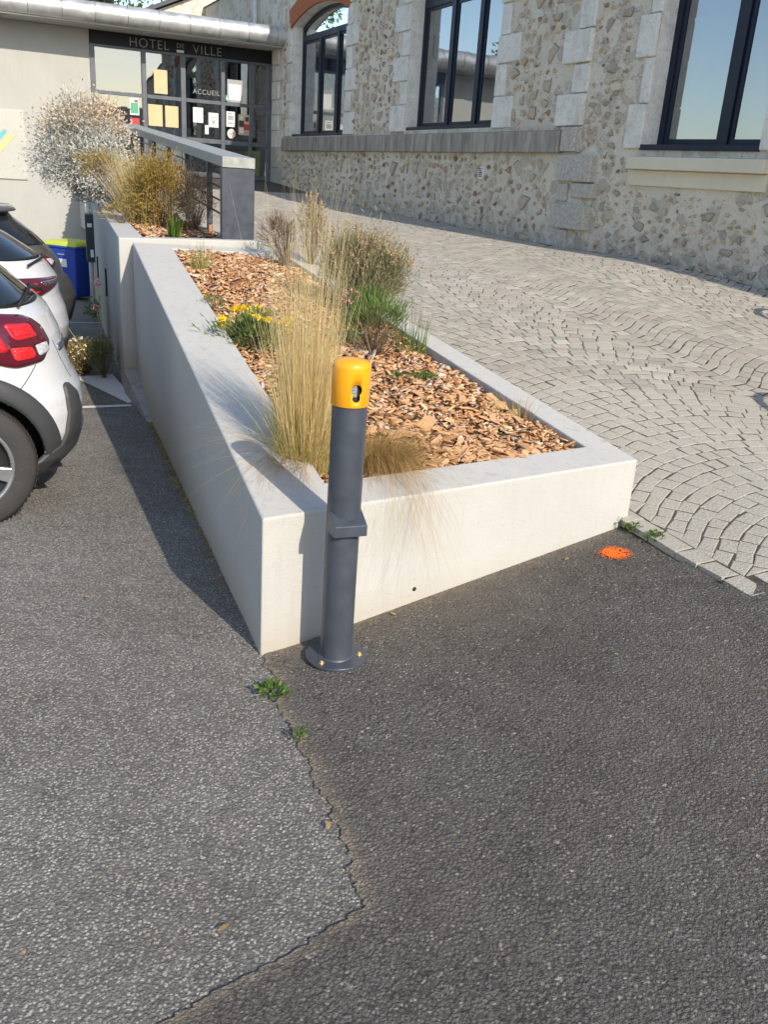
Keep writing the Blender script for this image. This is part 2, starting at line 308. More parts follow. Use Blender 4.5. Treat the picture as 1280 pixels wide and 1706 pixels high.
def box(name, c, s, mat, parent=None, bev=0, rz=0):
    x, y, z = (a / 2 for a in s); cc, ss = math.cos(rz), math.sin(rz)
    P = [(-x, -y), (x, -y), (x, y), (-x, y)]; P = [(c[0] + a * cc - b * ss, c[1] + a * ss + b * cc) for a, b in P]
    return hexa(name, [(*p, c[2] - z) for p in P], [(*p, c[2] + z) for p in P], mat, parent, bev)
def lathe(name, prof, mat, parent=None, n=40, loc=(0, 0, 0), smooth=True):
    V, F = [], []; m = len(prof)
    for i in range(n):
        a = 2 * math.pi * i / n
        V += [(loc[0] + r * math.cos(a), loc[1] + r * math.sin(a), loc[2] + z) for r, z in prof]
    for i in range(n):
        for j in range(m - 1):
            F.append((i * m + j, ((i + 1) % n) * m + j, ((i + 1) % n) * m + j + 1, i * m + j + 1))
    return mesh(name, V, F, mat, parent, smooth)
def tube(name, pts, rad, mat, parent=None, n=10, caps=True):
    pts = [Vector(p) for p in pts]; V, F = [], []; up = Vector((0, 0, 1))
    for i, p in enumerate(pts):
        d = (pts[min(i + 1, len(pts) - 1)] - pts[max(i - 1, 0)]).normalized()
        a = d.cross(up if abs(d.z) < .95 else Vector((1, 0, 0))).normalized(); b = a.cross(d)
        r = rad[i] if isinstance(rad, (list, tuple)) else rad
        V += [p + a * r * math.cos(2 * math.pi * k / n) + b * r * math.sin(2 * math.pi * k / n) for k in range(n)]
    for i in range(len(pts) - 1):
        for k in range(n): F.append((i * n + k, i * n + (k + 1) % n, (i + 1) * n + (k + 1) % n, (i + 1) * n + k))
    if caps: F += [tuple(range(n))[::-1], tuple(range((len(pts) - 1) * n, len(pts) * n))]
    o = mesh(name, V, F, mat, parent, True); return o
def interp(x, xs, ys): return np.interp(x, xs, ys)
def sstep(x, a, b):
    t = np.clip((x - a) / (b - a), 0, 1); return t * t * (3 - 2 * t)

# ------------------------------------------------------------------ place: facade frame and heights
AZ = R_(25.85); O = np.array([-3.14, 21.6])
FD = np.array([math.sin(AZ), -math.cos(AZ)]); NF = np.array([-math.cos(AZ), -math.sin(AZ)])   # along the stone front / out of it
def FP(u, wd, z): p = O + FD * u + NF * wd; return (p[0], p[1], z)
def toUW(x, y):
    dx, dy = x - O[0], y - O[1]; return dx * FD[0] + dy * FD[1], dx * NF[0] + dy * NF[1]
RAMP_U, RAMP_W = 18.65, 3.92
def _smooth(xs, ys, sig):
    g = np.arange(-3, 22, .02); v = np.interp(g, xs, ys); k = np.exp(-.5 * (np.arange(-120, 121) * .02 / sig) ** 2); k /= k.sum(); return g, np.convolve(np.pad(v, 120, 'edge'), k, 'valid')
ZFG = _smooth([-1, 0, 3, 6.4, 9.3, 11.6, 12.5, 13.2, 13.9, 14.55, 16.5, 17.5, 18.65], [1.36, 1.35, 1.19, 1.05, 1.0, .955, .95, .94, .875, .81, .60, .49, .38], .35)
ZPG = _smooth([-1, 0, 5, 9, 11, 13, 14.5, 16, 17, 17.8, 18.65, 20], [1.34, 1.33, 1.06, .86, .77, .66, .54, .38, .27, .195, .185, .18], .35)
def ramp_z(u, wd):
    zf = np.interp(u, *ZFG); zp = np.interp(u, *ZPG); return zf + (zp - zf) * np.clip(wd / 3.9, -.4, 1.1)
AZ2 = R_(33.0); K0 = O + FD * 11.72; FD2 = np.array([math.sin(AZ2), -math.cos(AZ2)]); NF2 = np.array([-math.cos(AZ2), -math.sin(AZ2)])
def FP2(t, wd, z): p = K0 + FD2 * t + NF2 * wd; return (p[0], p[1], z)
def w_min(u): return np.where(u > 11.72, -(u - 11.72) * math.tan(R_(7.15)), 0.)
def ground_z(x, y):
    x = np.asarray(x, float); y = np.asarray(y, float)
    rt = sstep(x, -.55, .1)
    z = .1 * np.maximum(0, x + .3) * (x < 4) + .43 * (x >= 4) + .015 * np.clip(y - 2.8, -2, 6) * rt
    z = z - (1 - sstep(x, -.7, -.3)) * (.05 * np.maximum(0, y - 2.75) + .03 * np.maximum(0, y - 7.5)) * (y < 30) - (y >= 30) * 2.0 * (x < 0)
    return z

# ------------------------------------------------------------------ ground sheets
def grid(xs, ys, zf):
    X, Y = np.meshgrid(xs, ys); V = np.stack([X, Y, zf(X, Y)], -1).reshape(-1, 3); nx, ny = len(xs), len(ys)
    i = np.arange((nx - 1) * (ny - 1)); a = (i // (nx - 1)) * nx + i % (nx - 1)
    return V, np.stack([a, a + 1, a + nx + 1, a + nx], 1)
def base_z(x, y):
    z = ground_z(x, y); u, wd = toUW(x, y)
    z = z - .05 * ((u < RAMP_U + .3) & (wd < RAMP_W + .3) & (x > .7) & (y > 2.6))
    inside = (u < RAMP_U - .3) & (wd < RAMP_W - .25)
    z = np.where((u < RAMP_U) & (wd < RAMP_W) & (wd > -2), np.minimum(z, ramp_z(u, wd) - .05), z); return z - np.where(inside, .6, 0)
xs = np.unique(np.concatenate([np.linspace(-200, -20, 12), np.linspace(-20, -4, 24), np.linspace(-4, 3, 90), np.linspace(3, 20, 20), np.linspace(20, 200, 12)]))
ys = np.unique(np.concatenate([np.linspace(-200, -10, 14), np.linspace(-10, 0, 10), np.linspace(0, 9, 110), np.linspace(9, 30, 40), np.linspace(30, 200, 12)]))
V, F = grid(xs, ys, base_z); tag(npmesh('parking_asphalt', V, F, 'asph_l', None, True), 'worn grey parking asphalt with pale aggregate', None, None, 'structure')
# newer, darker sheet of the footway with its ragged edge
seam = np.array([(-3.2, .2), (-1.2, .62), (-.496, 1.2), (-.377, 1.282), (-.292, 1.353), (-.174, 1.445), (-.059, 1.535), (.01, 1.599), (-.037, 1.777), (-.08, 1.893), (-.128, 2.039), (-.212, 2.196), (-.291, 2.43), (-.385, 2.708), (-.39, 2.78)])
ry = np.concatenate([np.arange(.2, 1.0, .04), np.arange(1.0, 2.78, .008)])
jag = np.cumsum(RNG.normal(0, .0045, len(ry))); jag -= np.convolve(jag, np.ones(41) / 41, 'same'); jag += RNG.normal(0, .0035, len(ry))
xl = np.interp(ry, seam[:, 1], seam[:, 0]) + np.clip(jag, -.022, .022)
offs = np.concatenate([[0, 0], np.linspace(.004, .05, 6), np.linspace(.1, 1, 14), np.linspace(1.3, 8, 14)])
X = xl[:, None] + offs[None, :]; Y = np.repeat(ry[:, None], len(offs), 1)
# behind the planter front the sheet runs on to the paving
ry2 = np.arange(2.78, 5.4, .03); X2 = np.interp(ry2, [2.78, 3.0, 5.4], [-.39, -.2, .9])[:, None] + offs[None, :]; Y2 = np.repeat(ry2[:, None], len(offs), 1)
X = np.concatenate([X, X2]); Y = np.concatenate([Y, Y2])
Z = ground_z(X, Y); u_, w_ = toUW(X, Y); Z = Z - np.where((u_ < RAMP_U - .3) & (w_ < RAMP_W - .28), .5, 0); Z += .006; Z[:, 0] -= .008; Z = np.where((u_ < RAMP_U - .01) & (w_ < RAMP_W - .02), np.minimum(Z, ramp_z(u_, w_) - .03), Z)
nx, ny = len(offs), len(X); i = np.arange((nx - 1) * (ny - 1)); a = (i // (nx - 1)) * nx + i % (nx - 1)
o = npmesh('path_asphalt', np.stack([X, Y, Z], -1).reshape(-1, 3), np.stack([a, a + 1, a + nx + 1, a + nx], 1), 'asph_r', None, True)
tag(o, 'darker coarse asphalt of the footway with a ragged seam', None, None, 'structure')
d = np.repeat(1.0 * np.exp(-np.maximum(0, offs) / .028)[None, :], ny, 0); d[len(ry):] = 0
fx = np.exp(-np.abs((X * .593 - Y * .805) - (-.405 * .593 - 2.732 * .805)) / .05)   # dust along the foot of the planter front
at = o.data.attributes.new('dust', 'FLOAT', 'POINT'); at.data.foreach_set('value', np.clip(np.maximum(d, fx * .7), 0, 1).ravel().astype(np.float32))

def flat_patch(name, poly, zoff, mat, n=26, label=None, cat=None, kind=None, zf=ground_z):
    """paint laid on the ground: polygon filled by rings so that the paint can wear away at its rim"""
    P = np.array(poly, float); c = P.mean(0); B = []
    for k in range(len(P)):
        for t in np.linspace(0, 1, n, endpoint=False): B.append(P[k] * (1 - t) + P[(k + 1) % len(P)] * t)
    B = np.array(B); V = [c]; fade = [1.0]; rings = [.5, .8, .9, .96, 1.0]
    for r in rings: V += list(c + (B - c) * r); fade += [(({.5: .85, .8: .5, .9: .3, .96: .15}.get(r, .0)) if mat == 'paint_o' else (1.0 if r < .9 else .85 if r < .97 else .05))] * len(B)
    V = np.array(V); m = len(B); F = [(0, 1 + i, 1 + (i + 1) % m) for i in range(m)]
    for r in range(len(rings) - 1):
        for i in range(m):
            a0 = 1 + r * m; b0 = a0 + m; j = (i + 1) % m
            F += [(a0 + i, b0 + i, b0 + j), (a0 + i, b0 + j, a0 + j)]
    z = zf(V[:, 0], V[:, 1]) + zoff
    o = npmesh(name, np.column_stack([V, z]), F, mat, None, True)
    a = o.data.attributes.new('fade', 'FLOAT', 'POINT'); a.data.foreach_set('value', np.array(fade, np.float32))
    return tag(o, label, cat, None, kind)
def line_patch(a, b, wd, label):
    a, b = np.array(a), np.array(b); d = (b - a) / np.linalg.norm(b - a); n = np.array([-d[1], d[0]]) * wd / 2
    o = flat_patch('parking_line', [a - n, b - n, b + n, a + n], .004, 'paint_w', 20, label, None, 'structure'); return o
line_patch((-4.4, 5.4), (-2.03, 6.78), .075, 'white parking bay line')
line_patch((-6.0, 9.0), (-3.5, 10.6), .075, 'white parking bay line'); line_patch((-7, 11.6), (-4.3, 13.3), .09, 'white parking bay line')
flat_patch('painted_triangle', [(-2.93, 7.86), (-2.66, 8.2), (-2.06, 6.9), (-2.1, 6.83)], .004, 'paint_w', 26, 'white painted triangle beside the wall', None, 'structure')
ang = np.linspace(0, 2 * math.pi, 14, endpoint=False)
flat_patch('paint_mark', [(1.015 + .088 * math.cos(t), 3.535 + .085 * math.sin(t)) for t in ang], .014, 'paint_o', 6, 'small round splash of orange spray paint on the dark asphalt', 'paint mark')

# ------------------------------------------------------------------ paved ramp
ramp_root = tag(bpy.data.objects.new('paved_ramp', None), 'grey granite sett ramp laid in fan arcs', None, None, 'structure'); COL.objects.link(ramp_root)
us = np.linspace(-1, RAMP_U - .03, 260); ws = np.linspace(-1.1, RAMP_W - .02, 50)
U, Wd = np.meshgrid(us, ws, indexing='ij'); P = O + U[..., None] * FD + Wd[..., None] * NF
V = np.concatenate([P, (ramp_z(U, Wd) - .0010)[..., None]], -1).reshape(-1, 3); nx = len(ws)
i = np.arange((len(us) - 1) * (nx - 1)); a = (i // (nx - 1)) * nx + i % (nx - 1)
npmesh('joint_bed', V, np.stack([a, a + 1, a + nx + 1, a + nx], 1), 'joint', ramp_root)
def skirt(pts):
    V = []; 
    for (u, wd) in pts: V += [FP(u, wd, ramp_z(u, wd) - .002), FP(u, wd, ramp_z(u, wd) - .7)]
    return V, [(2 * k, 2 * k + 1, 2 * k + 3, 2 * k + 2) for k in range(len(pts) - 1)]
V, F = skirt([(t, RAMP_W - .02) for t in np.linspace(-1, RAMP_U - .03, 60)] + [(RAMP_U - .03, t) for t in np.linspace(RAMP_W - .02, -.05, 12)])
mesh('ramp_edge', V, F, 'joint', ramp_root)
# setts: quads in (u, w); columns of arcs that bulge uphill (towards small u)
quads = []
CW = 1.95; RR = 1.14; PITCHS = .099
u_hi, u_lo = RAMP_U - .152, 3.0
band = (10.9, 11.5)
def wave(wv):
    x = ((wv / CW) % 1.0 - .5) * 2; ax = np.abs(x); c = CW / 2; k = .80
    g = lambda q: RR - np.sqrt(RR * RR - (q * c) ** 2); sl_ = (k * c) * c / math.sqrt(RR * RR - (k * c) ** 2)
    d_ = np.clip(ax - k, 0, 1 - k); return np.where(ax < k, g(np.minimum(ax, k)), g(k) + sl_ * (d_ - d_ * d_ / (2 * (1 - k))))
def slope(wv): return (wave(wv + .002) - wave(wv - .002)) / .004
def add_arc_field(ua, ub, skip=0):
    kk0, kk1 = int((ua - .9) / PITCHS), int((ub + .2) / PITCHS)
    for k in range(kk0, kk1):
        wv = -1.1 - RNG.uniform(0, .12); rows = []
        while wv < RAMP_W + .1:
            sl_ = float(slope(np.array(wv))); L = RNG.uniform(.10, .138) / math.sqrt(1 + sl_ * sl_); rows.append(wv); wv += L
        rows = np.array(rows); f = wave(rows); sh = -slope(rows) * PITCHS / (1 + slope(rows) ** 2); sh = np.clip(sh, -.05, .05) * np.clip((1 - np.abs(((rows / CW) % 1.0 - .5) * 2)) / .12, 0, 1)
        r2 = rows + sh; f2 = wave(r2)
        for j in range(len(rows) - 1):
            if r2[j + 1] - r2[j] < .02: continue
            q = np.array([(k * PITCHS + f[j], rows[j]), (k * PITCHS + f[j + 1], rows[j + 1]), ((k + 1) * PITCHS + f2[j + 1], r2[j + 1]), ((k + 1) * PITCHS + f2[j], r2[j])])
            lim = RAMP_W - .098 if q[:, 0].max() > 17.6 else RAMP_W + .01
            q[:, 1] = np.minimum(q[:, 1], lim); q[:, 0] = np.clip(q[:, 0], ua, ub)
            m = q.mean(0); ex = q.max(0) - q.min(0)
            if m[1] < w_min(m[0]) or ex[1] < .035 or ex[0] < .035 or (q[:, 0].max() - q[:, 0].min()) < .04: continue
            ar = .5 * abs(sum(q[i][0] * q[(i + 1) % 4][1] - q[(i + 1) % 4][0] * q[i][1] for i in range(4)))
            if ar < .0022: continue
            quads.append((q, .0056))
add_arc_field(band[1], u_hi); add_arc_field(u_lo, band[0])
for k in range(6):      # straight band across the break of slope
    uu = band[0] + .02 + k * .095; wv = RNG.uniform(0, .1)
    while wv < RAMP_W - .1:
        L = RNG.uniform(.13, .19); quads.append((np.array([(uu, wv), (uu, wv + L), (uu + .095, wv + L), (uu + .095, wv)]), .0042)); wv += L
# border courses along the asphalt
uu = 17.55
while uu < RAMP_U - .02:
    L = min(RNG.uniform(.13, .19), RAMP_U - uu); e_ = RNG.uniform(-.012, .012); quads.append((np.array([(uu, RAMP_W - .098), (uu, RAMP_W + .01 + e_), (uu + L, RAMP_W + .01 + e_), (uu + L, RAMP_W - .098)]), .006)); uu += L
wv = RAMP_W - .13
while wv > .6:
    L = RNG.uniform(.14, .2); quads.append((np.array([(RAMP_U - .15, wv - L), (RAMP_U - .15, wv), (RAMP_U, wv), (RAMP_U, wv - L)]), .007)); wv -= L
def sett_geo(q, gap, lift):
    c = q.mean(0); q = q + RNG.normal(0, .0035, q.shape)
    def ins(q, e):
        out = []; sg = 1 if sum(q[i][0] * q[(i + 1) % 4][1] - q[(i + 1) % 4][0] * q[i][1] for i in range(4)) > 0 else -1
        T = [(q[(i + 1) % 4] - q[i]) / (np.linalg.norm(q[(i + 1) % 4] - q[i]) + 1e-9) for i in range(4)]; N = [np.array([-t_[1], t_[0]]) * sg * e for t_ in T]
        for i in range(4):
            A = np.array([T[i - 1], -T[i]]).T
            if abs(np.linalg.det(A)) < .15: out.append(q[i] + (c - q[i]) * .15); continue
            k_ = np.linalg.solve(A, (q[i] + N[i]) - (q[i] + N[i - 1])); p_ = q[i] + N[i - 1] + T[i - 1] * k_[0]
            out.append(p_ if np.linalg.norm(p_ - q[i]) < .03 else q[i] + (c - q[i]) * .15)
        return np.array(out)
    q1 = ins(q, gap * .62); q2 = ins(q, gap * .62 + .0045)
    mid = (q2 + np.roll(q2, -1, 0)) / 2
    tilt = RNG.normal(0, .006, 2)
    def up(p, dz): return [FP(a, b, float(ramp_z(a, b)) + dz + lift + (a - c[0]) * tilt[0] + (b - c[1]) * tilt[1]) for a, b in p]
    V = up(q1, -.03) + up(q1, .0) + up(q2, .0016) + up([c], .0022)
    F = [(0, 1, 5, 4), (1, 2, 6, 5), (2, 3, 7, 6), (3, 0, 4, 7), (4, 5, 9, 8), (5, 6, 10, 9), (6, 7, 11, 10), (7, 4, 8, 11), (8, 9, 12, 12), (9, 10, 12, 12), (10, 11, 12, 12), (11, 8, 12, 12)]
    return V, F
cams = []
for q, g in quads:
    m = q.mean(0); p = np.array(FP(m[0], m[1], float(ramp_z(*m)))); v = p - np.array([0, 0, EYE]); ca = Vector(v)
    x, y, zz = ca.dot(Xc), ca.dot(Yc), ca.dot(Fv); ok = zz > 0 and abs(x / zz) < .445 and abs(y / zz) < .59
    vis = ok and not (p[1] < 8 and m[1] > 3.86 and p[0] < .95)
    cams.append((0 if vis else 1, np.linalg.norm(v)))
order = sorted(range(len(quads)), key=lambda k: cams[k])
rv, rf = [], []
for r, k in enumerate(order):
    Vq, Fq = sett_geo(*quads[k], RNG.normal(.0006, .0008)); Fq = [f if f[2] != f[3] else f[:3] for f in Fq]
    if r < 300: o = mesh('paving_sett', Vq, Fq, 'setts', ramp_root)
    else:
        b = len(rv); rv += Vq; rf += [tuple(x + b for x in f) for f in Fq]
tag(mesh('paving_setts', rv, rf, 'setts', ramp_root), kind='stuff')

# ------------------------------------------------------------------ planters
def wall_quad(name, pts, ztop, zbot, parent, mat='white', bev=.008):
    """pts: 4 plan corners, ztop: 4 heights"""
    o = hexa(name, [(*p, zbot) for p in pts], [(*p, z) for p, z in zip(pts, ztop)], mat, parent)
    return bevel(o, bev, 3)
FL, FR, BR, BL = np.array([-.405, 2.732]), np.array([1.145, 3.87]), np.array([-.94, 8.0]), np.array([-2.15, 7.28])
def plan_top(p):   # plane through the copings
    A = np.array([-.405, 2.732, .524]); n = np.array([.080, -.074, .994]); return A[2] - (n[0] * (p[0] - A[0]) + n[1] * (p[1] - A[1])) / n[2]
def inset(a, b, c, d, e):      # inner corners of the ring a,b,c,d with wall widths e for edges ab,bc,cd,da
    P = [np.array(x) for x in (a, b, c, d)]; L = []
    for k in range(4):
        p, q = P[k], P[(k + 1) % 4]; t = (q - p) / np.linalg.norm(q - p); n = np.array([-t[1], t[0]]); L.append((p + n * e[k], t))
    out = []
    for k in range(4):
        (p1, t1), (p2, t2) = L[k - 1], L[k]; s = np.linalg.solve(np.array([t1, -t2]).T, p2 - p1); out.append(p1 + t1 * s[0])
    return out
iFL, iFR, iBR, iBL = inset(FL, FR, BR, BL, (.20, .17, .17, .30))
# widths measured from the photograph: front coping, path-side coping, back coping, parking-side coping
lower = thing('planter', (FL[0], FL[1], 0), 'white rendered sloping planter behind the ash bollard', 'planter')
lower.location = (0, 0, 0)
def zt(*p): return [plan_top(x) for x in p]
def ring_wall(outer, inner, zo, zi, zbot, parent):
    n = 4; V = [(*p, zbot) for p in outer] + [(*p, z) for p, z in zip(outer, zo)] + [(*p, z) for p, z in zip(inner, zi)] + [(*p, zbot) for p in inner]; F = []
    for k in range(n):
        j = (k + 1) % n; F += [(k, j, n + j, n + k), (n + k, n + j, 2 * n + j, 2 * n + k), (2 * n + k, 2 * n + j, 3 * n + j, 3 * n + k)]
    o = mesh('walls', V, F, 'white', parent); fix_normals(o); return bevel(o, .009, 3)
ring_wall([FL, FR, BR, BL], [iFL, iFR, iBR, iBL], zt(FL, FR, BR, BL), zt(iFL, iFR, iBR, iBL), -.6, lower)
# foot of concrete on the parking side
t = (BL - FL) / np.linalg.norm(BL - FL); nL = np.array([-t[1], t[0]])
hexa('concrete_footing', [(*(BL - t * 1.2 + nL * -.02), -.6), (*(BL - t * 1.2 + nL * .03), -.6), (*(BL + nL * .11), -.6), (*(BL + nL * -.02), -.6)],
     [(*(BL - t * 1.2 + nL * -.02), -.17), (*(BL - t * 1.2 + nL * .03), -.17), (*(BL + nL * .11), -.02), (*(BL + nL * -.02), -.02)], 'concrete', lower, .006)
# drain hole: short dark tube end let into the front
fn = np.array([(FR - FL)[1], -(FR - FL)[0]]) / np.linalg.norm(FR - FL); hp = FL + (FR - FL) * .351
tube('drain_hole', [(*(hp + fn * .0015), .112), (*(hp - fn * .03), .112)], .009, 'black', lower, 12)
SOIL = .055
def soil_z(x, y):
    n = .018 * np.sin(3.1 * x + 1.7 * y) + .012 * np.sin(7.3 * x - 4.1 * y)
    return .524 - (.080 * (x + .405) - .074 * (y - 2.732)) / .994 - SOIL + n
def poly_grid(corners, n, m):
    a, b, c, d = [np.array(p) for p in corners]; s = np.linspace(0, 1, n)[:, None, None]; q = np.linspace(0, 1, m)[None, :, None]
    return (a * (1 - s) + b * s) * (1 - q) + (d * (1 - s) + c * s) * q
def soil_bed(name, corners, zf, parent):
    P = poly_grid(corners, 30, 60); V = np.concatenate([P, zf(P[..., 0], P[..., 1])[..., None]], -1).reshape(-1, 3); nx = 60
    i = np.arange(29 * 59); a = (i // 59) * 60 + i % 59
    return npmesh(name, V, np.stack([a, a + 60, a + 61, a + 1], 1), 'soil', parent, True)
soil_bed('soil', (iFL, iFR, iBR, iBL), soil_z, lower)
# upper planter
UA, UB = np.array([-2.253, 7.25]), np.array([-1.16, 7.88]); ud = np.array([-.363, 1]) / math.hypot(.363, 1)
UD = UA + ud * 13.4; UC = np.array([-1.16, 7.88]) + (np.array(FP(2.0, 4.06, 0)[:2]) - np.array([-1.16, 7.88]))
upper = thing('planter', (0, 0, 0), 'white walled raised planter carrying the grey railing', 'planter')
jA, jB, jC, jD = inset(UA, UB, UC, UD, (.16, .2, .1, .2)); ZU = 1.033
def flat4(z): return [z] * 4
wall_quad('parking_side_wall', [UA, jA, jD, UD], flat4(ZU), -1.6, upper)
wall_quad('front_wall', [UA, UB, jB, jA], flat4(ZU), -.6, upper)
wall_quad('path_side_wall', [UB, UC, jC, jB], flat4(ZU), .2, upper)
def soil2_z(x, y): return 1.0 - .03 + .02 * np.sin(3 * x + 2 * y) + .015 * np.sin(6 * x - 5 * y) + .028 * np.clip(y - 8, 0, 9)
soil_bed('soil', (jA, jB, jC, jD), soil2_z, upper)
un = np.array([-ud[1], ud[0]])
for s0 in (3.1, 6.5):
    p = UA + ud * s0; box('vent_slot', (*(p + un * .002), .30 if s0 < 5 else .1), (.035, .06, .30), 'black', upper, 0, math.atan2(ud[1], ud[0]) - math.pi / 2)

# ------------------------------------------------------------------ wood chips
def chip_geo():
    L, B, H = RNG.uniform(.6, 1.25), RNG.uniform(.16, .60) * RNG.uniform(.7, 1), RNG.uniform(.05, .13)
    x = np.array([-L, L, L, -L]) / 2; y = np.array([-B, -B, B, B]) / 2
    a = np.column_stack([x, y, np.full(4, -H / 2)]); b = np.column_stack([x, y, np.full(4, H / 2)]) * np.array([RNG.uniform(.75, 1), RNG.uniform(.6, 1), 1])
    V = np.concatenate([a, b]) + RNG.normal(0, .05, (8, 3)) * np.array([1.2, .7, .35]); return V
CHF = np.array(BOXF)
VARS = [chip_geo() for _ in range(24)]
VME = []
for v in VARS:
    me = bpy.data.meshes.new('wood_chip'); me.from_pydata(v.tolist(), [], BOXF); me.materials.append(MT['mulch']); VME.append(me)
def euler(a, b, c):
    return np.array(Matrix.Rotation(c, 3, 'Z') @ Matrix.Rotation(b, 3, 'Y') @ Matrix.Rotation(a, 3, 'X'))
def mulch(corners, zf, count, nobj, label, smin, smax, near):
    root = tag(bpy.data.objects.new('bark_mulch', None), label, None, None, 'stuff'); COL.objects.link(root)
    a, b, c, d = [np.array(p) for p in corners]; L = []
    for _ in range(count):
        s, q = RNG.random(), RNG.random() ** 1.15
        p = (a * (1 - s) + b * s) * (1 - q) + (d * (1 - s) + c * s) * q
        L.append((p, RNG.uniform(smin, smax) * (1 + 1.1 * (RNG.random() < .06))))
    L.sort(key=lambda e: np.hypot(*(e[0] - near)) - e[1] * 14)
    AV, AF = [], []
    for k, (p, sz) in enumerate(L):
        ea, eb, ec = RNG.normal(0, .32), RNG.normal(0, .32), RNG.uniform(0, 6.28); z = float(zf(p[0], p[1])) + RNG.uniform(.002, .03); vi = k % 24
        if k < nobj:
            o = bpy.data.objects.new('wood_chip', VME[vi]); COL.objects.link(o); o.parent = root; o.location = (p[0], p[1], z + .006); o.scale = (sz,) * 3; o.rotation_euler = (ea, eb, ec)
        else:
            v = VARS[vi] * sz @ euler(ea, eb, ec).T + np.array([p[0], p[1], z]); AF.append(CHF + 8 * len(AV)); AV.append(v)
    tag(npmesh('wood_chips', np.concatenate(AV), np.concatenate(AF), 'mulch', root), kind='stuff')
mulch((iFL, iFR, iBR, iBL), soil_z, 13000, 300, 'orange brown bark chips filling the sloping planter', .02, .062, np.array([.4, 3.6]))
mulch((jA, jB, jC, jD), soil2_z, 6500, 0, 'brown bark chips in the raised planter', .03, .07, np.array([-1.7, 7.6]))

# ------------------------------------------------------------------ ash bollard
BX, BY = -.137, 2.726; BF = 159.0
boll = thing('ash_bollard', (BX, BY, float(ground_z(BX, BY)) + .009), 'slate grey cigarette bollard with an orange yellow cap in front of the white wall', 'bollard')
boll.rotation_euler = (0, R_(.35), 0)
fa = math.atan2(math.cos(R_(BF)), math.sin(R_(BF)))   # facing angle in the XY plane
def fdir(a, r, z): return (r * math.cos(fa + a), r * math.sin(fa + a), z)
r0 = .0565
pl = lathe('base_plate', [(0, 0), (.106, 0), (.107, .001), (.107, .0075), (.106, .009), (0, .009)], 'slate', boll, 64, smooth=False)
lathe('tube', [(r0, .008), (r0, .93)], 'slate', boll, 64)
lathe('weld', [(r0 + .004, .009), (r0 + .002, .012), (r0, .014)], 'slate', boll, 48)
capp = [(r0 + .0035, .915), (r0 + .005, .917), (r0 + .005, 1.036), (r0 + .0042, 1.0435), (r0 + .001, 1.050), (r0 - .006, 1.0555), (r0 - .02, 1.060), (r0 - .04, 1.0635), (0, 1.0645)]
cp = lathe('cap', capp, 'yellow', boll, 96)
fix_normals(cp)
so_ = cp.modifiers.new('solid', 'SOLIDIFY'); so_.thickness = .003; so_.offset = -1
# keyhole opening cut through the cap
kv, kf = [], []; prof = []
for t in np.linspace(-52, 232, 22): prof.append((.018 * math.cos(R_(t)), .018 * math.sin(R_(t)) + .008))
prof2 = [(x, y) for x, y in prof if True]
for t in np.linspace(180, 360, 12): prof2.append((.0125 * math.cos(R_(t)), .0125 * math.sin(R_(t)) - .017))
n = len(prof2); tx = (-math.sin(fa), math.cos(fa))
for rr in (.03, .09):
    for x, y in prof2: kv.append((rr * math.cos(fa) + x * tx[0], rr * math.sin(fa) + x * tx[1], .964 + y))
kf = [tuple(range(n))[::-1], tuple(range(n, 2 * n))] + [(k, (k + 1) % n, n + (k + 1) % n, n + k) for k in range(n)]
kn = mesh('cutter', kv, kf); fix_normals(kn); kn.location = boll.location; kn.rotation_euler = boll.rotation_euler
bo = cp.modifiers.new('cut', 'BOOLEAN'); bo.operation = 'DIFFERENCE'; bo.object = kn; bo.solver = 'EXACT'
bpy.context.view_layer.update(); dg = bpy.context.evaluated_depsgraph_get(); me = bpy.data.meshes.new_from_object(cp.evaluated_get(dg)); cp.modifiers.clear(); cp.data = me
bpy.data.objects.remove(kn)
# the tube ends under the hole; a pierced stub plate sits behind it
t_ob = [o for o in boll.children if o.name.startswith('tube')][0]
def arc_plate(name, r, a0, a1, z0, z1, mat, parent, n=14):
    V = [fdir(R_(a), r, z) for a in np.linspace(a0, a1, n) for z in (z0, z1)]
    return mesh(name, V, [(2 * k, 2 * k + 2, 2 * k + 3, 2 * k + 1) for k in range(n - 1)], mat, parent, True)
t_ob.data.transform(Matrix.Identity(4)); 
for v in t_ob.data.vertices:
    if v.co.z > .9: v.co.z = .925
arc_plate('inner_lining', .048, -60, 60, .925, 1.01, 'black', cp)
gp = arc_plate('stub_plate', .0525, -26, 4, .950, .992, 'rail', cp)
DV, DF = [], []
for i in range(4):
    for j in range(5):
        aa, zc = -23 + i * 6.5 + (j % 2) * 3.2, .954 + j * .0085
        b = len(DV); DV += [fdir(R_(aa) + .0017 / .053 * math.cos(q), .0530, zc + .0017 * math.sin(q)) for q in np.linspace(0, 6.283, 8, endpoint=False)]; DF.append(tuple(range(b, b + 8)))
mesh('perforation', DV, DF, 'black', cp)
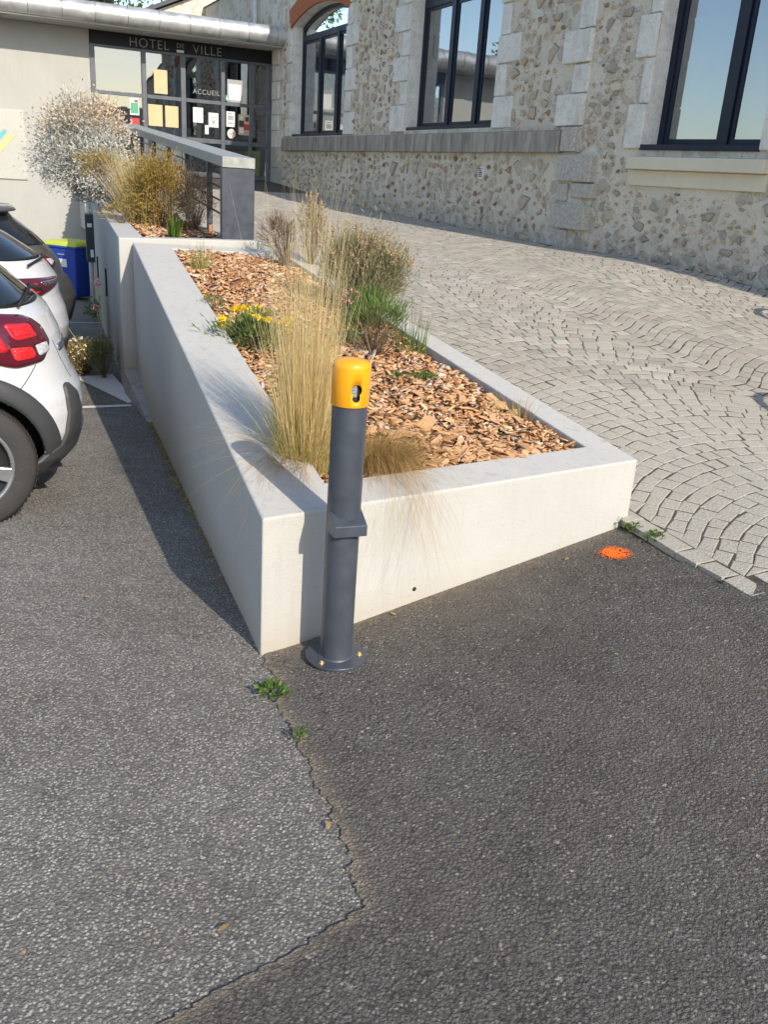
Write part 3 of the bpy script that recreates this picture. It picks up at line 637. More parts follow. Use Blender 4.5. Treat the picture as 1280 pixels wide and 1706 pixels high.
# stubbing bracket: saddle that hugs the tube
BV, BFc = [], []; N = 15
for k in range(N):
    t = -1 + 2 * k / (N - 1); xx = t * .056; depth_t = math.sqrt(max(0, (r0 + .001) ** 2 - xx * xx)); dtop = depth_t + .004; dfr = .087
    ztop = .538 + .010 * abs(t) ** 2.2
    for rr, zz in ((depth_t - .004, ztop + .016 * abs(t)), (dfr, .530), (dfr, .492), (depth_t - .004, .487)):
        BV.append((rr * math.cos(fa) + xx * tx[0], rr * math.sin(fa) + xx * tx[1], zz))
for k in range(N - 1):
    for j in range(4): BFc.append((k * 4 + j, (k + 1) * 4 + j, (k + 1) * 4 + (j + 1) % 4, k * 4 + (j + 1) % 4))
BFc += [(0, 1, 2, 3), tuple((N - 1) * 4 + j for j in (3, 2, 1, 0))]
br = mesh('stubbing_bracket', BV, BFc, 'slate', boll); fix_normals(br); bevel(br, .002)
for aa in (4, 122, 238):
    c, s = .083 * math.cos(R_(aa)), .083 * math.sin(R_(aa))
    b = lathe('bolt', [(0, .009), (.0105, .009), (.0105, .0105), (.0068, .0105), (.0068, .0165), (.0055, .018), (0, .018)], 'brass', boll, 12, (c, s, 0), False)

# ------------------------------------------------------------------ railing on the raised planter
rail = thing('railing', (0, 0, 0), 'slate grey metal railing with wide sloping handrail on the raised planter', 'railing')
pA, pB = np.array([-1.534, 7.80]), np.array([-1.285, 7.945]); rd = np.array([math.sin(R_(-23.2)), math.cos(R_(-23.2))])
RL = 7.5; zr0, zr1 = 1.69, 2.13
hexa('end_post', [(*pA, ZU - .01), (*pB, ZU - .01), (*(pB + rd * .09), ZU - .01), (*(pA + rd * .09), ZU - .01)], [(*pA, zr0 - .085), (*pB, zr0 - .085), (*(pB + rd * .09), zr0 - .08), (*(pA + rd * .09), zr0 - .08)], 'slate', rail, .004)
qA, qB = pA + rd * RL, pB + rd * RL
f0 = -rd * .012
hexa('handrail', [(*(pA + f0), zr0 - .083), (*(pB + f0), zr0 - .083), (*qB, zr1 - .083), (*qA, zr1 - .083)], [(*(pA + f0), zr0), (*(pB + f0), zr0), (*qB, zr1), (*qA, zr1)], 'rail', rail, .004)
cm = (pA + pB) / 2
for k in range(1, 7):
    p = cm + rd * (k * 1.2 + .02); zz = zr0 + (zr1 - zr0) * (k * 1.2) / RL
    box('post', (*p, (ZU + zz - .08) / 2), (.05, .05, zz - .08 - ZU), 'slate', rail, .003, R_(23.2))
for k in range(5):
    h0 = ZU + .13 + k * .115
    a, b = cm + rd * .05, cm + rd * RL
    z1 = h0 + (zr1 - zr0) * (RL - .05) / RL
    tube('bar', [(*a, h0), (*b, z1)], .009, 'slate', rail, 8)

# ------------------------------------------------------------------ stone town hall
town = thing('stone_building', (0, 0, 0), 'old rubble stone building with limestone quoins and dark blue windows', 'building')
ZT = 5.6
OPEN = [(1.42, 4.43, 2.28, 4.36, .24), (7.02, 9.72, 2.32, 4.36, .26), (.97, 2.44, 2.06, 4.15, 0.0)]   # u0,u1,z0,zspring,rise
def arc_pts(u0, u1, zs, rise, n=16):
    if rise == 0: return [(u0, zs), (u1, zs)]
    c = (u1 - u0) / 2; Rr = (c * c + rise * rise) / (2 * rise); zc = zs + rise - Rr; um = (u0 + u1) / 2
    return [(um + x, zc + math.sqrt(Rr * Rr - x * x)) for x in np.linspace(-c, c, n)]
def poly_face_with_holes(name, outer, holes, off, mat, parent, FP=None, nrm=None):
    FP = FP or globals()['FP']; nrm = NF if nrm is None else nrm; bm = bmesh.new()
    def loop(pts):
        vs = [bm.verts.new(FP(u, off, z)) for u, z in pts]; return [bm.edges.new((vs[i], vs[(i + 1) % len(vs)])) for i in range(len(vs))]
    es = loop(outer)
    for h in holes: es += loop(h)
    bmesh.ops.triangle_fill(bm, use_beauty=True, use_dissolve=False, edges=es, normal=Vector((nrm[0], nrm[1], 0)))
    me = bpy.data.meshes.new(name); bm.to_mesh(me); bm.free(); return link(name, me, mat, parent)
holes = []
for (u0, u1, z0, zs, rise) in OPEN: holes.append([(u1, z0), (u0, z0)] + arc_pts(u0, u1, zs, rise))
wall = poly_face_with_holes('wall', [(-9, 3.0), (-9, ZT), (11.72, ZT), (11.72, -.2), (0, -.2), (0, 3.0)], holes[:2], 0, 'mortar', town)
ZT2 = 4.7
wall2 = poly_face_with_holes('wall', [(0, -.2), (0, ZT2), (11, ZT2), (11, -.2)], holes[2:], 0, 'mortar', town, FP2, NF2)
# reveals
REC = .24
for k_, h in enumerate(holes):
    V, F = [], []; G = FP if k_ < 2 else FP2
    for u, z in h: V += [G(u, 0, z), G(u, -REC - .06, z)]
    n = len(h); F = [(2 * k, 2 * k + 1, 2 * ((k + 1) % n) + 1, 2 * ((k + 1) % n)) for k in range(n)]
    mesh('window_reveal', V, F, 'lime', town)
# back shell and roof so that the building stands from other sides too
V = [FP2(11, 0, -.2), FP2(11, -7, -.2), FP2(0, -7, -.2), FP2(11, 0, ZT2), FP2(11, -7, ZT2), FP2(0, -7, ZT2)]
mesh('end_wall', V, [(0, 1, 4, 3), (1, 2, 5, 4)], 'mortar', town)
V = [FP(11.72, 0, ZT2 - .1), FP(11.72, -7, ZT2 - .1), FP(-9, -7, -.2), FP(-9, -.02, 3), FP(11.72, 0, ZT), FP(11.72, -7, ZT), FP(-9, -7, ZT), FP(-9, -.02, ZT), FP(11.72, -7, -.2)]
mesh('end_wall', V, [(0, 1, 5, 4), (8, 2, 6, 5), (2, 3, 7, 6)], 'mortar', town)
def roof(G, u0, u1, zt_, rise):
    V = [G(u0, .06, zt_ - .03), G(u1, .06, zt_ - .03), G(u1, -7.2, zt_ - .03), G(u0, -7.2, zt_ - .03), G(u0, -3.5, zt_ + rise), G(u1, -3.5, zt_ + rise)]
    mesh('roof', V, [(0, 1, 5, 4), (2, 3, 4, 5), (0, 4, 3), (1, 2, 5), (0, 3, 2, 1)], 'roof', town)
roof(FP, -9.2, 11.78, ZT, 2.0); roof(FP2, .1, 11.2, ZT2, 1.2)
CUR = [FP]
def fbox(name, u0, u1, w0, w1, z0, z1, mat, parent, bev=.006, top=None):
    FP = CUR[0]
    if name == 'quoin': j = lambda a: a + RNG.uniform(-.012, .012); u0, u1, z0, z1 = j(u0), j(u1), z0 + RNG.uniform(0, .008), z1 - RNG.uniform(0, .008); bev = .014
    b = [FP(u0, w0, z0), FP(u1, w0, z0), FP(u1, w1, z0), FP(u0, w1, z0)]; t_ = [FP(u0, w0, z1), FP(u1, w0, z1), FP(u1, w1, z1 if top is None else top), FP(u0, w1, z1 if top is None else top)]
    return hexa(name, b, t_, mat, parent, bev)
# ledge of several stones
ul = 1.05
while ul < 11.2:
    L = min(RNG.uniform(1.1, 2.3), 11.42 - ul); L = 11.42 - ul if 11.42 - ul - L < .5 else L
    fbox('ledge_stone', ul + .003, ul + L - .004, -.05, .10 + RNG.uniform(-.006, .006), 2.005 + RNG.uniform(-.01, .01), 2.275, 'ledge', town, .012, 2.25); ul += L
# windows
def window(k, u0, u1, z0, zs, rise, mull, trans=None):
    FP = CUR[0]; wn_ = bpy.data.objects.new('window', None); COL.objects.link(wn_); wn_.parent = town
    wo = -REC; T = .06
    pts = [(u1, z0), (u0, z0)] + arc_pts(u0, u1, zs, rise); cu, cz = (u0 + u1) / 2, (z0 + zs) / 2
    fw = .075; inn = [(u + fw * (1 if u < cu - .02 else (-1 if u > cu + .02 else 0)) * (1 if abs(u - cu) > (u1 - u0) / 2 - .01 else .0), z + (fw if z < cz else -fw)) for u, z in pts]
    V = []; n = len(pts)
    for (a, b), (c, d) in zip(pts, inn): V += [FP(a, wo + T / 2, b), FP(c, wo + T / 2, d), FP(c, wo - T / 2, d)]
    F = []
    for i in range(n):
        j = (i + 1) % n; F += [(3 * i, 3 * j, 3 * j + 1, 3 * i + 1), (3 * i + 1, 3 * j + 1, 3 * j + 2, 3 * i + 2)]
    mesh('frame', V, F, 'navy', wn_)
    top = trans if trans else zs
    edges = [u0 + fw] + list(mull) + [u1 - fw]
    for m in mull: fbox('mullion', m - .055, m + .055, wo - .035, wo + .045, z0 + fw - .02, top, 'navy', wn_, .004)
    if trans: fbox('transom', u0 + fw - .02, u1 - fw + .02, wo - .03, wo + .04, trans - .055, trans + .055, 'navy', wn_, .004)
    for a, b in zip(edges[:-1], edges[1:]):
        a2, b2 = a + (.055 if a != edges[0] else 0), b - (.055 if b != edges[-1] else 0)
        s = .045
        for (x0, x1, y0, y1) in ((a2, a2 + s, z0 + fw, top - .05), (b2 - s, b2, z0 + fw, top - .05), (a2 + s, b2 - s, z0 + fw, z0 + fw + s), (a2 + s, b2 - s, top - .05 - s, top - .05)):
            fbox('sash', x0, x1, wo - .02, wo + .018, y0, y1, 'navy', wn_, .003)
        mesh('pane', [FP(a2 + s, wo, z0 + fw + s), FP(b2 - s, wo, z0 + fw + s), FP(b2 - s, wo, top - .05 - s), FP(a2 + s, wo, top - .05 - s)], [(0, 1, 2, 3)], 'glass_win', wn_)
    if rise:
        ap = arc_pts(u0 + .05, u1 - .05, zs - .06, rise); ap = [p for p in ap]
        V = [FP(u, wo, z) for u, z in ap] + [FP(u1 - .05, wo, trans), FP(u0 + .05, wo, trans)]
        mesh('pane', V, [tuple(range(len(V)))], 'glass_win', wn_)
    mesh('blind', [FP(u0, wo - .16, z0), FP(u1, wo - .16, z0), FP(u1, wo - .16, zs + rise), FP(u0, wo - .16, zs + rise)], [(0, 1, 2, 3)], 'blind', wn_)
    fbox('drip_bar', u0 - .02, u1, wo + .0, .03 if k == 2 else -.02, z0 - .004, z0 + .05, 'navy', wn_, .004)
    return wn_
window(0, *OPEN[0], mull=(2.50, 3.47), trans=4.14)
window(1, *OPEN[1], mull=(8.0, 8.83), trans=4.1)
CUR[0] = FP2; window(2, *OPEN[2], mull=(1.83,)); CUR[0] = FP
# quoins and jamb stones
def jamb(u_edge, side, z0, z1, wide=(.30, .12), h=.36, name='quoin', lim=None):
    z = z0; k = 0
    while z < z1:
        hh = min(h * RNG.uniform(.9, 1.1), z1 - z); wv = wide[k % 2] * RNG.uniform(.92, 1.08)
        if hh < .08: break
        a, b = (u_edge - wv, u_edge) if side < 0 else (u_edge, u_edge + wv)
        fbox(name, a, b, -.08, .018 + RNG.uniform(0, .008) + (.012 if k % 2 == 0 else 0), z + .002, z + hh - .002, 'lime', town, .008); z += hh; k += 1
jamb(1.42, -1, 2.28, 4.30, (.34, .2)); jamb(4.43, 1, 2.28, 4.6, (.50, .24)); jamb(7.02, -1, 2.30, 4.9, (.52, .26)); jamb(9.72, 1, 2.30, 4.9, (.50, .24))
CUR[0] = FP2; jamb(.97, -1, 2.06, 4.3, (.27, .15), .42); jamb(2.44, 1, 2.06, 4.3, (.36, .2), .42); CUR[0] = FP
# quoin chain between the two fronts
z = 2.30; k = 0
while z < 5.4:
    hh = RNG.uniform(.30, .36); fbox('quoin', 11.50 - (.27 if k % 2 == 0 else .04), 11.745, -.12, .03 + (.025 if k % 2 == 0 else 0), z + .002, z + hh - .002, 'lime', town, .008); z += hh; k += 1
for (a, b, z0, z1, ww) in ((11.42, 11.70, 2.02, 2.295, .07), (11.702, 11.76, 2.02, 2.293, .05), (11.42, 12.06, 1.70, 2.0, .06), (11.40, 11.62, 1.47, 1.68, .03), (11.70, 12.12, 1.52, 1.69, .035), (11.38, 12.04, 1.17, 1.455, .06), (11.50, 11.72, .80, 1.16, .04)):
    fbox('quoin', a, b, -.14, ww, z0, z1, 'granite_block', town, .01)
# door-side corner stones
z = 1.3; k = 0
while z < 4.0:
    hh = RNG.uniform(.3, .42); fbox('quoin', .12, .58 if k % 2 else .9, -.05, .02 + .015 * (k % 2), z + .002, z + hh - .002, 'lime' if z > 2 else 'granite_block', town, .008); z += hh; k += 1
# sill of the near window
CUR[0] = FP2; fbox('window_sill', .90, 2.62, -.04, .14, 1.86, 2.0, 'sill', town, .01, 1.985); fbox('window_apron', .86, 2.60, -.04, .045, 1.70, 1.858, 'sill', town, .008); CUR[0] = FP
# brick arches
def brick_arch(u0, u1, zs, rise, th_, nb):
    c = (u1 - u0) / 2; Rr = (c * c + rise * rise) / (2 * rise); zc = zs + rise - Rr; um = (u0 + u1) / 2; am = math.asin(c / Rr)
    for k in range(nb):
        a0, a1 = -am * 1.06 + 2.12 * am * k / nb, -am * 1.06 + 2.12 * am * (k + .9) / nb
        t2 = th_ * RNG.uniform(.97, 1.03); pr = .035 + RNG.uniform(0, .006)
        P = [(um + r * math.sin(a), zc + r * math.cos(a)) for r, a in ((Rr + .002, a0), (Rr + .002, a1), (Rr + t2, a1), (Rr + t2, a0))]
        hexa('brick', [FP(u, -.25, z) for u, z in P], [FP(u, pr, z) for u, z in P], 'brick', town, .004)
brick_arch(1.42, 4.43, 4.36, .24, .34, 44); brick_arch(7.02, 9.72, 4.36, .26, .34, 40)
# air vents
for (u, z) in ((1.95, 1.86), (9.55, 1.75)):
    v_ = fbox('air_vent', u - .07, u + .07, -.02, .012, z - .08, z + .08, 'paper', town, .003)
    for q in range(5): 
        s = fbox('slat', u - .045, u + .045, .0, .016, z - .052 + q * .024, z - .040 + q * .024, 'black', v_, 0)
# rubble stones standing a little proud of the mortar
def stone_geo():
    n = random.randint(7, 10); a = np.sort(RNG.uniform(0, 6.283, n) * .35 + np.linspace(0, 6.283, n, endpoint=False) * .65); r = RNG.uniform(.62, 1.05, n)
    p = np.column_stack([r * np.cos(a), r * np.sin(a)]) * .5
    V = [(x * 1.08, y * 1.08, .03) for x, y in p] + [(x * .96, y * .96, .25) for x, y in p] + [(x * .72 + RNG.normal(0, .02), y * .72, .85 + RNG.normal(0, .22)) for x, y in p] + [(RNG.normal(0, .05), RNG.normal(0, .05), 1.0)]
    F = []
    for lv in range(2):
        for k in range(n): F.append((lv * n + k, lv * n + (k + 1) % n, (lv + 1) * n + (k + 1) % n, (lv + 1) * n + k))
    F += [(2 * n + k, 2 * n + (k + 1) % n, 3 * n) for k in range(n)]
    return np.array(V), F, n
SV = [stone_geo() for _ in range(16)]; SM = []; SM2 = []
MT['joint_shade'] = plain('painted joint shade', (.17, .14, .11), .95)  # shade painted on part of each stone's outer ring
for v, f, nn_ in SV:
    me = bpy.data.meshes.new('stone'); me.from_pydata(v.tolist(), [], f); me.materials.append(MT['rubble']); me.materials.append(MT['joint_shade']); st_ = random.random() * nn_; me.polygons.foreach_set('material_index', [1 if i < nn_ and ((i - st_) % nn_) < nn_ * .6 else 0 for i in range(len(me.polygons))]); SM.append(me); m2 = me.copy(); m2.materials[0] = MT['rubble_pale']; SM2.append(m2)
def blocked(u, z, m):
    if z < ramp_z(np.array(u), np.array(0.)) - .02: return True
    for (u0, u1, z0, zs, rise) in OPEN[:2]:
        if u0 - .42 < u < u1 + .45 and z0 - .05 < z < zs + rise + .45: return True
    if 1.0 < u < 11.45 and 1.99 - m < z < 2.29 + m: return True
    if 11.2 - m < u or u < .1 or (u < .95 and z > 1.2): return True
    return False
def blocked2(t, z, m):
    if z < .80 - .13 * max(0, t - 2.2): return True
    if .62 - m < t < 2.85 + m and 2.0 < z: return True
    if .84 - m < t < 2.64 + m and 1.68 - m < z < 2.1: return True
    return t < .42 + m and z < 2.1 or t < .06 + m
cand = []
def scatter(n, u0, u1, blk, smin, smax, pl):
    tries = 0; loc = []
    while len(loc) < n and tries < 40000:
        tries += 1; u = RNG.uniform(u0, u1); z = RNG.uniform(.72, 4.9); sx = smin + (smax - smin) * RNG.random() ** 2.0; sy = sx * RNG.uniform(.5, 1.0)
        if z > (4.6 if pl else 5.2) or blk(u, z, sx * .5): continue
        if any(abs(u - c[0]) < (sx + c[2]) * .49 and abs(z - c[1]) < (sy + c[3]) * .50 for c in loc): continue
        loc.append((u, z, sx, sy, pl))
    cand.extend(loc)
scatter(1150, .6, 11.3, blocked, .09, .38, 0); scatter(620, .1, 4.2, blocked2, .05, .23, 1)
cand.sort(key=lambda c: -c[2] / max(3, (22 - c[0]) if c[4] == 0 else (10.3 - c[0])))
AV, AF = [], []
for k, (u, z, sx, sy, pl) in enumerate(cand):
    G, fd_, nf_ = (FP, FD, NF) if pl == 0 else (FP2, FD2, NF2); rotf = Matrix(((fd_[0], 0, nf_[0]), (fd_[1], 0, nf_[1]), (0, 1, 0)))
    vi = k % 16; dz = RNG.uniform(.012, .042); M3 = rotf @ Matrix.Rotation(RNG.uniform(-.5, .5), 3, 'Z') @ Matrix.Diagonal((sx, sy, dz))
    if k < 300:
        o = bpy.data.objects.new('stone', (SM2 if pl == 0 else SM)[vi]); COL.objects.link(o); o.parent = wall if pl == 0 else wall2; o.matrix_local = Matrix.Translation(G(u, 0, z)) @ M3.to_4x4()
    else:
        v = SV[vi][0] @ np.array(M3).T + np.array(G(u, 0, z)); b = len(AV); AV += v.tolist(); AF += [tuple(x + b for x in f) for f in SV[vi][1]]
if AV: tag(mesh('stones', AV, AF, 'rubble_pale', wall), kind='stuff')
# downpipe near the corner, high on the wall
tube('downpipe', [FP(-1.0, .10, 5.5), FP(-1.0, .10, 4.75), FP(-.75, .16, 4.6)], .05, 'pipe_w', town, 12)

# ------------------------------------------------------------------ entrance block (white wall, glass front, zinc eave)
ent = thing('entrance_building', (0, 0, 0), 'cream rendered entrance wing with glass front and rounded zinc eave', 'building')
DD = NF; DN = FD                      # along the front (v, away from the stone corner) / out of it towards the ramp
def DP(v, off, z): p = O + DD * v + DN * off; return (p[0], p[1], z)
def dbox(name, v0, v1, o0, o1, z0, z1, mat, parent, bev=.004):
    return hexa(name, [DP(v0, o0, z0), DP(v1, o0, z0), DP(v1, o1, z0), DP(v0, o1, z0)], [DP(v0, o0, z1), DP(v1, o0, z1), DP(v1, o1, z1), DP(v0, o1, z1)], mat, parent, bev)
dbox('rendered_wall', 3.86, 7.2, -.3, 0, -2.2, 4.02, 'whitewall', ent, .01)
dbox('side_wall', 6.9, 7.18, -8, -.3, -2.2, 4.02, 'whitewall', ent, .01)
dbox('plinth_wall', -.2, 3.86, -.3, -.05, -2.2, 1.2, 'whitewall', ent, .01)
sgn = dbox('sign_board', .02, 3.85, -.12, .02, 3.765, 4.02, 'header', ent)
VM = [(3.82, .05), (2.79, .045), (1.965, .05), (1.10, .04), (.47, .03), (.05, .05)]; ZH = [(1.40, .05), (2.10, .045), (2.885, .035), (3.75, .03)]
for v, hw in VM: dbox('mullion', v - hw, v + hw, -.07, .03, 1.2, 3.766, 'door_frame', ent)
for z, hh in ZH:
    for (a, ha), (b, hb) in zip(VM[:-1], VM[1:]):
        if z == 2.10 and a > 2.0: continue
        dbox('transom', b + hb, a - ha, -.055, .018, z - hh, z + hh, 'door_frame', ent)
for (z0, h0), (z1, h1) in zip(ZH[:-1], ZH[1:]):
    for (a, ha), (b, hb) in zip(VM[:-1], VM[1:]):
        mesh('pane', [DP(a - ha, -.02, z0), DP(b + hb, -.02, z0), DP(b + hb, -.02, z1), DP(a - ha, -.02, z1)], [(0, 1, 2, 3)], 'glass_door', ent)
# hall behind the glass
V = [DP(-.0, -.4, 1.36), DP(3.86, -.4, 1.36), DP(3.86, -5, 1.36), DP(0, -5, 1.36), DP(0, -.4, 4), DP(3.86, -.4, 4), DP(3.86, -5, 4), DP(0, -5, 4)]
mesh('hall_interior', V, [(0, 1, 2, 3), (3, 2, 6, 7), (0, 3, 7, 4), (1, 5, 6, 2), (4, 7, 6, 5)], 'dark', ent)
lp = dbox('display_panel', .1, .42, -.55, -.5, 1.42, 1.98, 'lime_green', ent)
dbox('reception_desk', 1.3, 2.9, -2.6, -2.2, 1.36, 2.4, 'print_grey', ent)
# eave: round zinc nose, soffit, roof
EO = .98; EZ0, EZ1 = 4.045, 4.41; rE = (EZ1 - EZ0) / 2; zc = (EZ0 + EZ1) / 2
def eave_off(v): return EO - .02 * max(0, v - 3) ** 1.2 * .4
segs = np.linspace(-.42, 7.5, 14)
for k in range(len(segs) - 1):
    V, F = [], []; a, b = segs[k] + (.004 if k else 0), segs[k + 1] - .004; nA = 20
    for v in (a, (a + b) / 2, b):
        for q in range(nA + 1):
            t = -math.pi * .5 + math.pi * 1.15 * q / nA
            V.append(DP(v, eave_off(v) - .16 + rE * math.cos(t), zc + .004 * (-v + 3) * 0 + rE * math.sin(t)))
        V.append(DP(v, eave_off(v) - 1.0, EZ1 + .02))
    m = nA + 2
    for r in range(2):
        for q in range(m - 1): F.append((r * m + q, (r + 1) * m + q, (r + 1) * m + q + 1, r * m + q + 1))
    mesh('zinc_eave', V, F, 'zinc', ent, True)
V = []
for q in range(nA + 1):
    t = 2 * math.pi * q / nA; V.append(DP(-.42, EO - .16 + rE * math.cos(t), zc + rE * math.sin(t)))
mesh('eave_end', V, [tuple(range(nA + 1))], 'zinc', ent)
dbox('soffit', -.4, 7.4, -.2, EO - .155, 4.02, 4.06, 'soffit', ent)
for v in (.98, 2.68, 5.6):
    c = DP(v, .52, 4.02); lathe('soffit_lamp', [(.17, -.012), (.20, -.014), (.20, .0), (.17, .0)], 'pipe_w', ent, 32, c); 
    lathe('lamp_glass', [(0, -.006), (.17, -.006)], 'print_grey', ent, 32, c, False)
V = [DP(-.4, EO - .9, 4.44), DP(7.4, EO - .9, 4.44), DP(7.4, -8, 4.5), DP(-.05, -8, 4.5)]
mesh('flat_roof', V, [(0, 1, 2, 3)], 'roof', ent)
# lettering on the board and glass
def text(body, v, z, size, off, mat, parent, name, ext=.006, bold=.0):
    c = bpy.data.curves.new(name, 'FONT'); c.body = body; c.size = size; c.extrude = ext; c.offset = bold; c.space_character = 1.12
    me_o = bpy.data.objects.new(name, c); COL.objects.link(me_o); c.materials.append(MT[mat])
    bpy.context.view_layer.update(); d_ = bpy.context.evaluated_depsgraph_get(); me = bpy.data.meshes.new_from_object(me_o.evaluated_get(d_)); bpy.data.objects.remove(me_o)
    o = link(name, me, None, parent); x = Vector((-DD[0], -DD[1], 0)); n = Vector((DN[0], DN[1], 0)); p = DP(v, off, z)
    o.matrix_local = Matrix(((x.x, 0, n.x, p[0]), (x.y, 0, n.y, p[1]), (0, 1, 0, p[2]), (0, 0, 0, 1))); return o
text('HOTEL', 3.08, 3.80, .245, .028, 'letter', sgn, 'lettering', bold=-.003); text('DE', 2.10, 3.87, .125, .028, 'letter', sgn, 'lettering'); text('VILLE', 1.76, 3.80, .245, .028, 'letter', sgn, 'lettering', bold=-.003)
text('ACCUEIL', 1.76, 3.03, .135, -.012, 'letter', ent, 'lettering', .001)
dbox('motion_sensor', 1.95, 2.10, .02, .05, 3.78, 3.83, 'paper', sgn)
# posters on the glass
def poster(v1, v0, z0, z1, mat, label, marks=(), disc=False):
    if disc: 
        o = mesh('sticker', [DP((v0 + v1) / 2 + (v1 - v0) / 2 * math.cos(t), -.012, (z0 + z1) / 2 + (z1 - z0) / 2 * math.sin(t)) for t in np.linspace(0, 6.283, 24, endpoint=False)], [tuple(range(24))], mat)
    else: o = mesh('poster', [DP(v1, -.012, z0), DP(v0, -.012, z0), DP(v0, -.012, z1), DP(v1, -.012, z1)], [(0, 1, 2, 3)], mat)
    sd_ = o.modifiers.new('s', 'SOLIDIFY'); sd_.thickness = .002
    for (a, b, c, d, m) in marks:
        L = lambda t: v1 + (v0 - v1) * t; H = lambda t: z0 + (z1 - z0) * t
        mesh('print', [DP(L(a), -.008, H(c)), DP(L(b), -.008, H(c)), DP(L(b), -.008, H(d)), DP(L(a), -.008, H(d))], [(0, 1, 2, 3)], m, o)
    return tag(o, label, 'poster' if not disc else 'sticker')
lines = [(.15, .85, .2 + .09 * k, .225 + .09 * k, 'print_grey') for k in range(7)]
poster(1.76, 1.54, 2.46, 2.76, 'paper', 'white notice of plain text on the door leaf under ACCUEIL', [(.35, .65, .84, .87, 'print_grey')] + lines[:1])
poster(1.42, 1.20, 2.39, 2.68, 'paper', 'white notice with a framed drawing beside the door edge', [(.08, .92, .08, .1, 'print_grey'), (.08, .92, .9, .92, 'print_grey'), (.08, .1, .1, .9, 'print_grey'), (.9, .92, .1, .9, 'print_grey'), (.35, .65, .25, .5, 'print_grey'), (.25, .75, .65, .7, 'print_grey')])
poster(1.02, .83, 2.43, 2.74, 'paper', 'white notice with a dense black printed block', [(.15, .85, .45, .75, 'print_grey'), (.2, .8, .84, .88, 'print_dark'), (.15, .85, .2, .3, 'print_grey')])
poster(.75, .49, 2.28, 2.70, 'kraft', 'colourful event poster of many pictures on the glass', [(.05, .5, .4, .7, 'print_dark'), (.5, .95, .25, .55, 'red'), (.1, .45, .1, .35, 'paper'), (.6, .9, .68, .9, 'print_dark'), (.1, .4, .75, .92, 'paper'), (.5, .9, .05, .18, 'print_grey')])
poster(1.0, .81, 2.19, 2.39, 'pink', 'round pale pink sticker on the door', [(.3, .45, .4, .5, 'print_dark'), (.55, .7, .52, .62, 'print_dark')], True)
poster(2.72, 2.42, 2.32, 2.74, 'kraft', 'buff paper sheet beside the mullion', []); poster(2.36, 2.08, 2.32, 2.74, 'kraft', 'buff paper sheet nearer the door leaf', [])
poster(2.58, 2.30, 2.96, 3.42, 'kraft', 'buff sheet on the upper pane', [])
poster(3.10, 2.91, 2.50, 2.82, 'paper', 'white poster with a green landscape print', [(.08, .92, .1, .75, 'green'), (.5, .9, .78, .92, 'red')])
poster(3.10, 2.91, 2.20, 2.44, 'red', 'small red poster under the green one', [(.1, .9, .15, .45, 'paper')])
poster(1.0, .66, 2.93, 3.38, 'print_grey', 'grey framed notice board behind the upper pane', [(.1, .9, .1, .8, 'paper')]); poster(1.04, .92, 2.95, 3.06, 'green', 'small green exit pictogram', [(.2, .4, .2, .7, 'paper'), (.6, .8, .2, .7, 'paper')])
poster(1.50, 1.42, 2.24, 2.42, 'paper', 'narrow white opening hours card by the handle', [])
# plaque on the cream wall
plq = dbox('wall_plaque', 5.22, 6.6, .03, .045, 1.09, 2.40, 'acrylic', None, .003); tag(plq, 'clear acrylic plaque with teal and yellow stripes on the cream wall', 'plaque')
mesh('stripe', [DP(5.55, .048, 2.0), DP(6.4, .048, 1.0), DP(6.4, .048, 1.18), DP(5.62, .048, 2.02)], [(0, 1, 2, 3)], 'teal', plq)
V = [DP(5.55, .05, 1.93), DP(6.3, .05, 1.05), DP(6.22, .05, 1.02), DP(5.40, .05, 1.93)]; mesh('stripe', V, [(0, 1, 2, 3)], 'straw_y', plq)
V = [DP(5.68, .052, 1.94), DP(6.5, .052, 1.10), DP(6.5, .052, 1.22), DP(5.56, .052, 1.95)]
for (v, z) in ((5.26, 1.13), (5.26, 2.36)): 
    c = DP(v, .047, z); tube('fixing', [DP(v, .0, z), DP(v, .055, z)], .012, 'metal', plq, 10)
# gable wing behind the entrance roof
gab = thing('gable_house', (0, 0, 0), 'stone gable with slate roof rising behind the zinc eave', 'building')
V = [DP(-1.2, -6, 3), DP(1.55, -6, 3), DP(1.55, -6, 5.25), DP(-1.2, -6, 6.45), DP(-1.2, -12, 3), DP(1.55, -12, 3), DP(1.55, -12, 5.25), DP(-1.2, -12, 6.45)]
mesh('wall', V, [(0, 1, 2, 3), (1, 5, 6, 2), (4, 7, 6, 5)], 'mortar', gab)
V = [DP(1.85, -5.8, 5.16), DP(1.85, -12.2, 5.16), DP(-1.2, -12.2, 6.5), DP(-1.2, -5.8, 6.5), DP(1.85, -5.8, 5.26), DP(1.85, -12.2, 5.26), DP(-1.2, -12.2, 6.6), DP(-1.2, -5.8, 6.6)]
o = mesh('roof', V, BOXF, 'roof', gab); fix_normals(o)

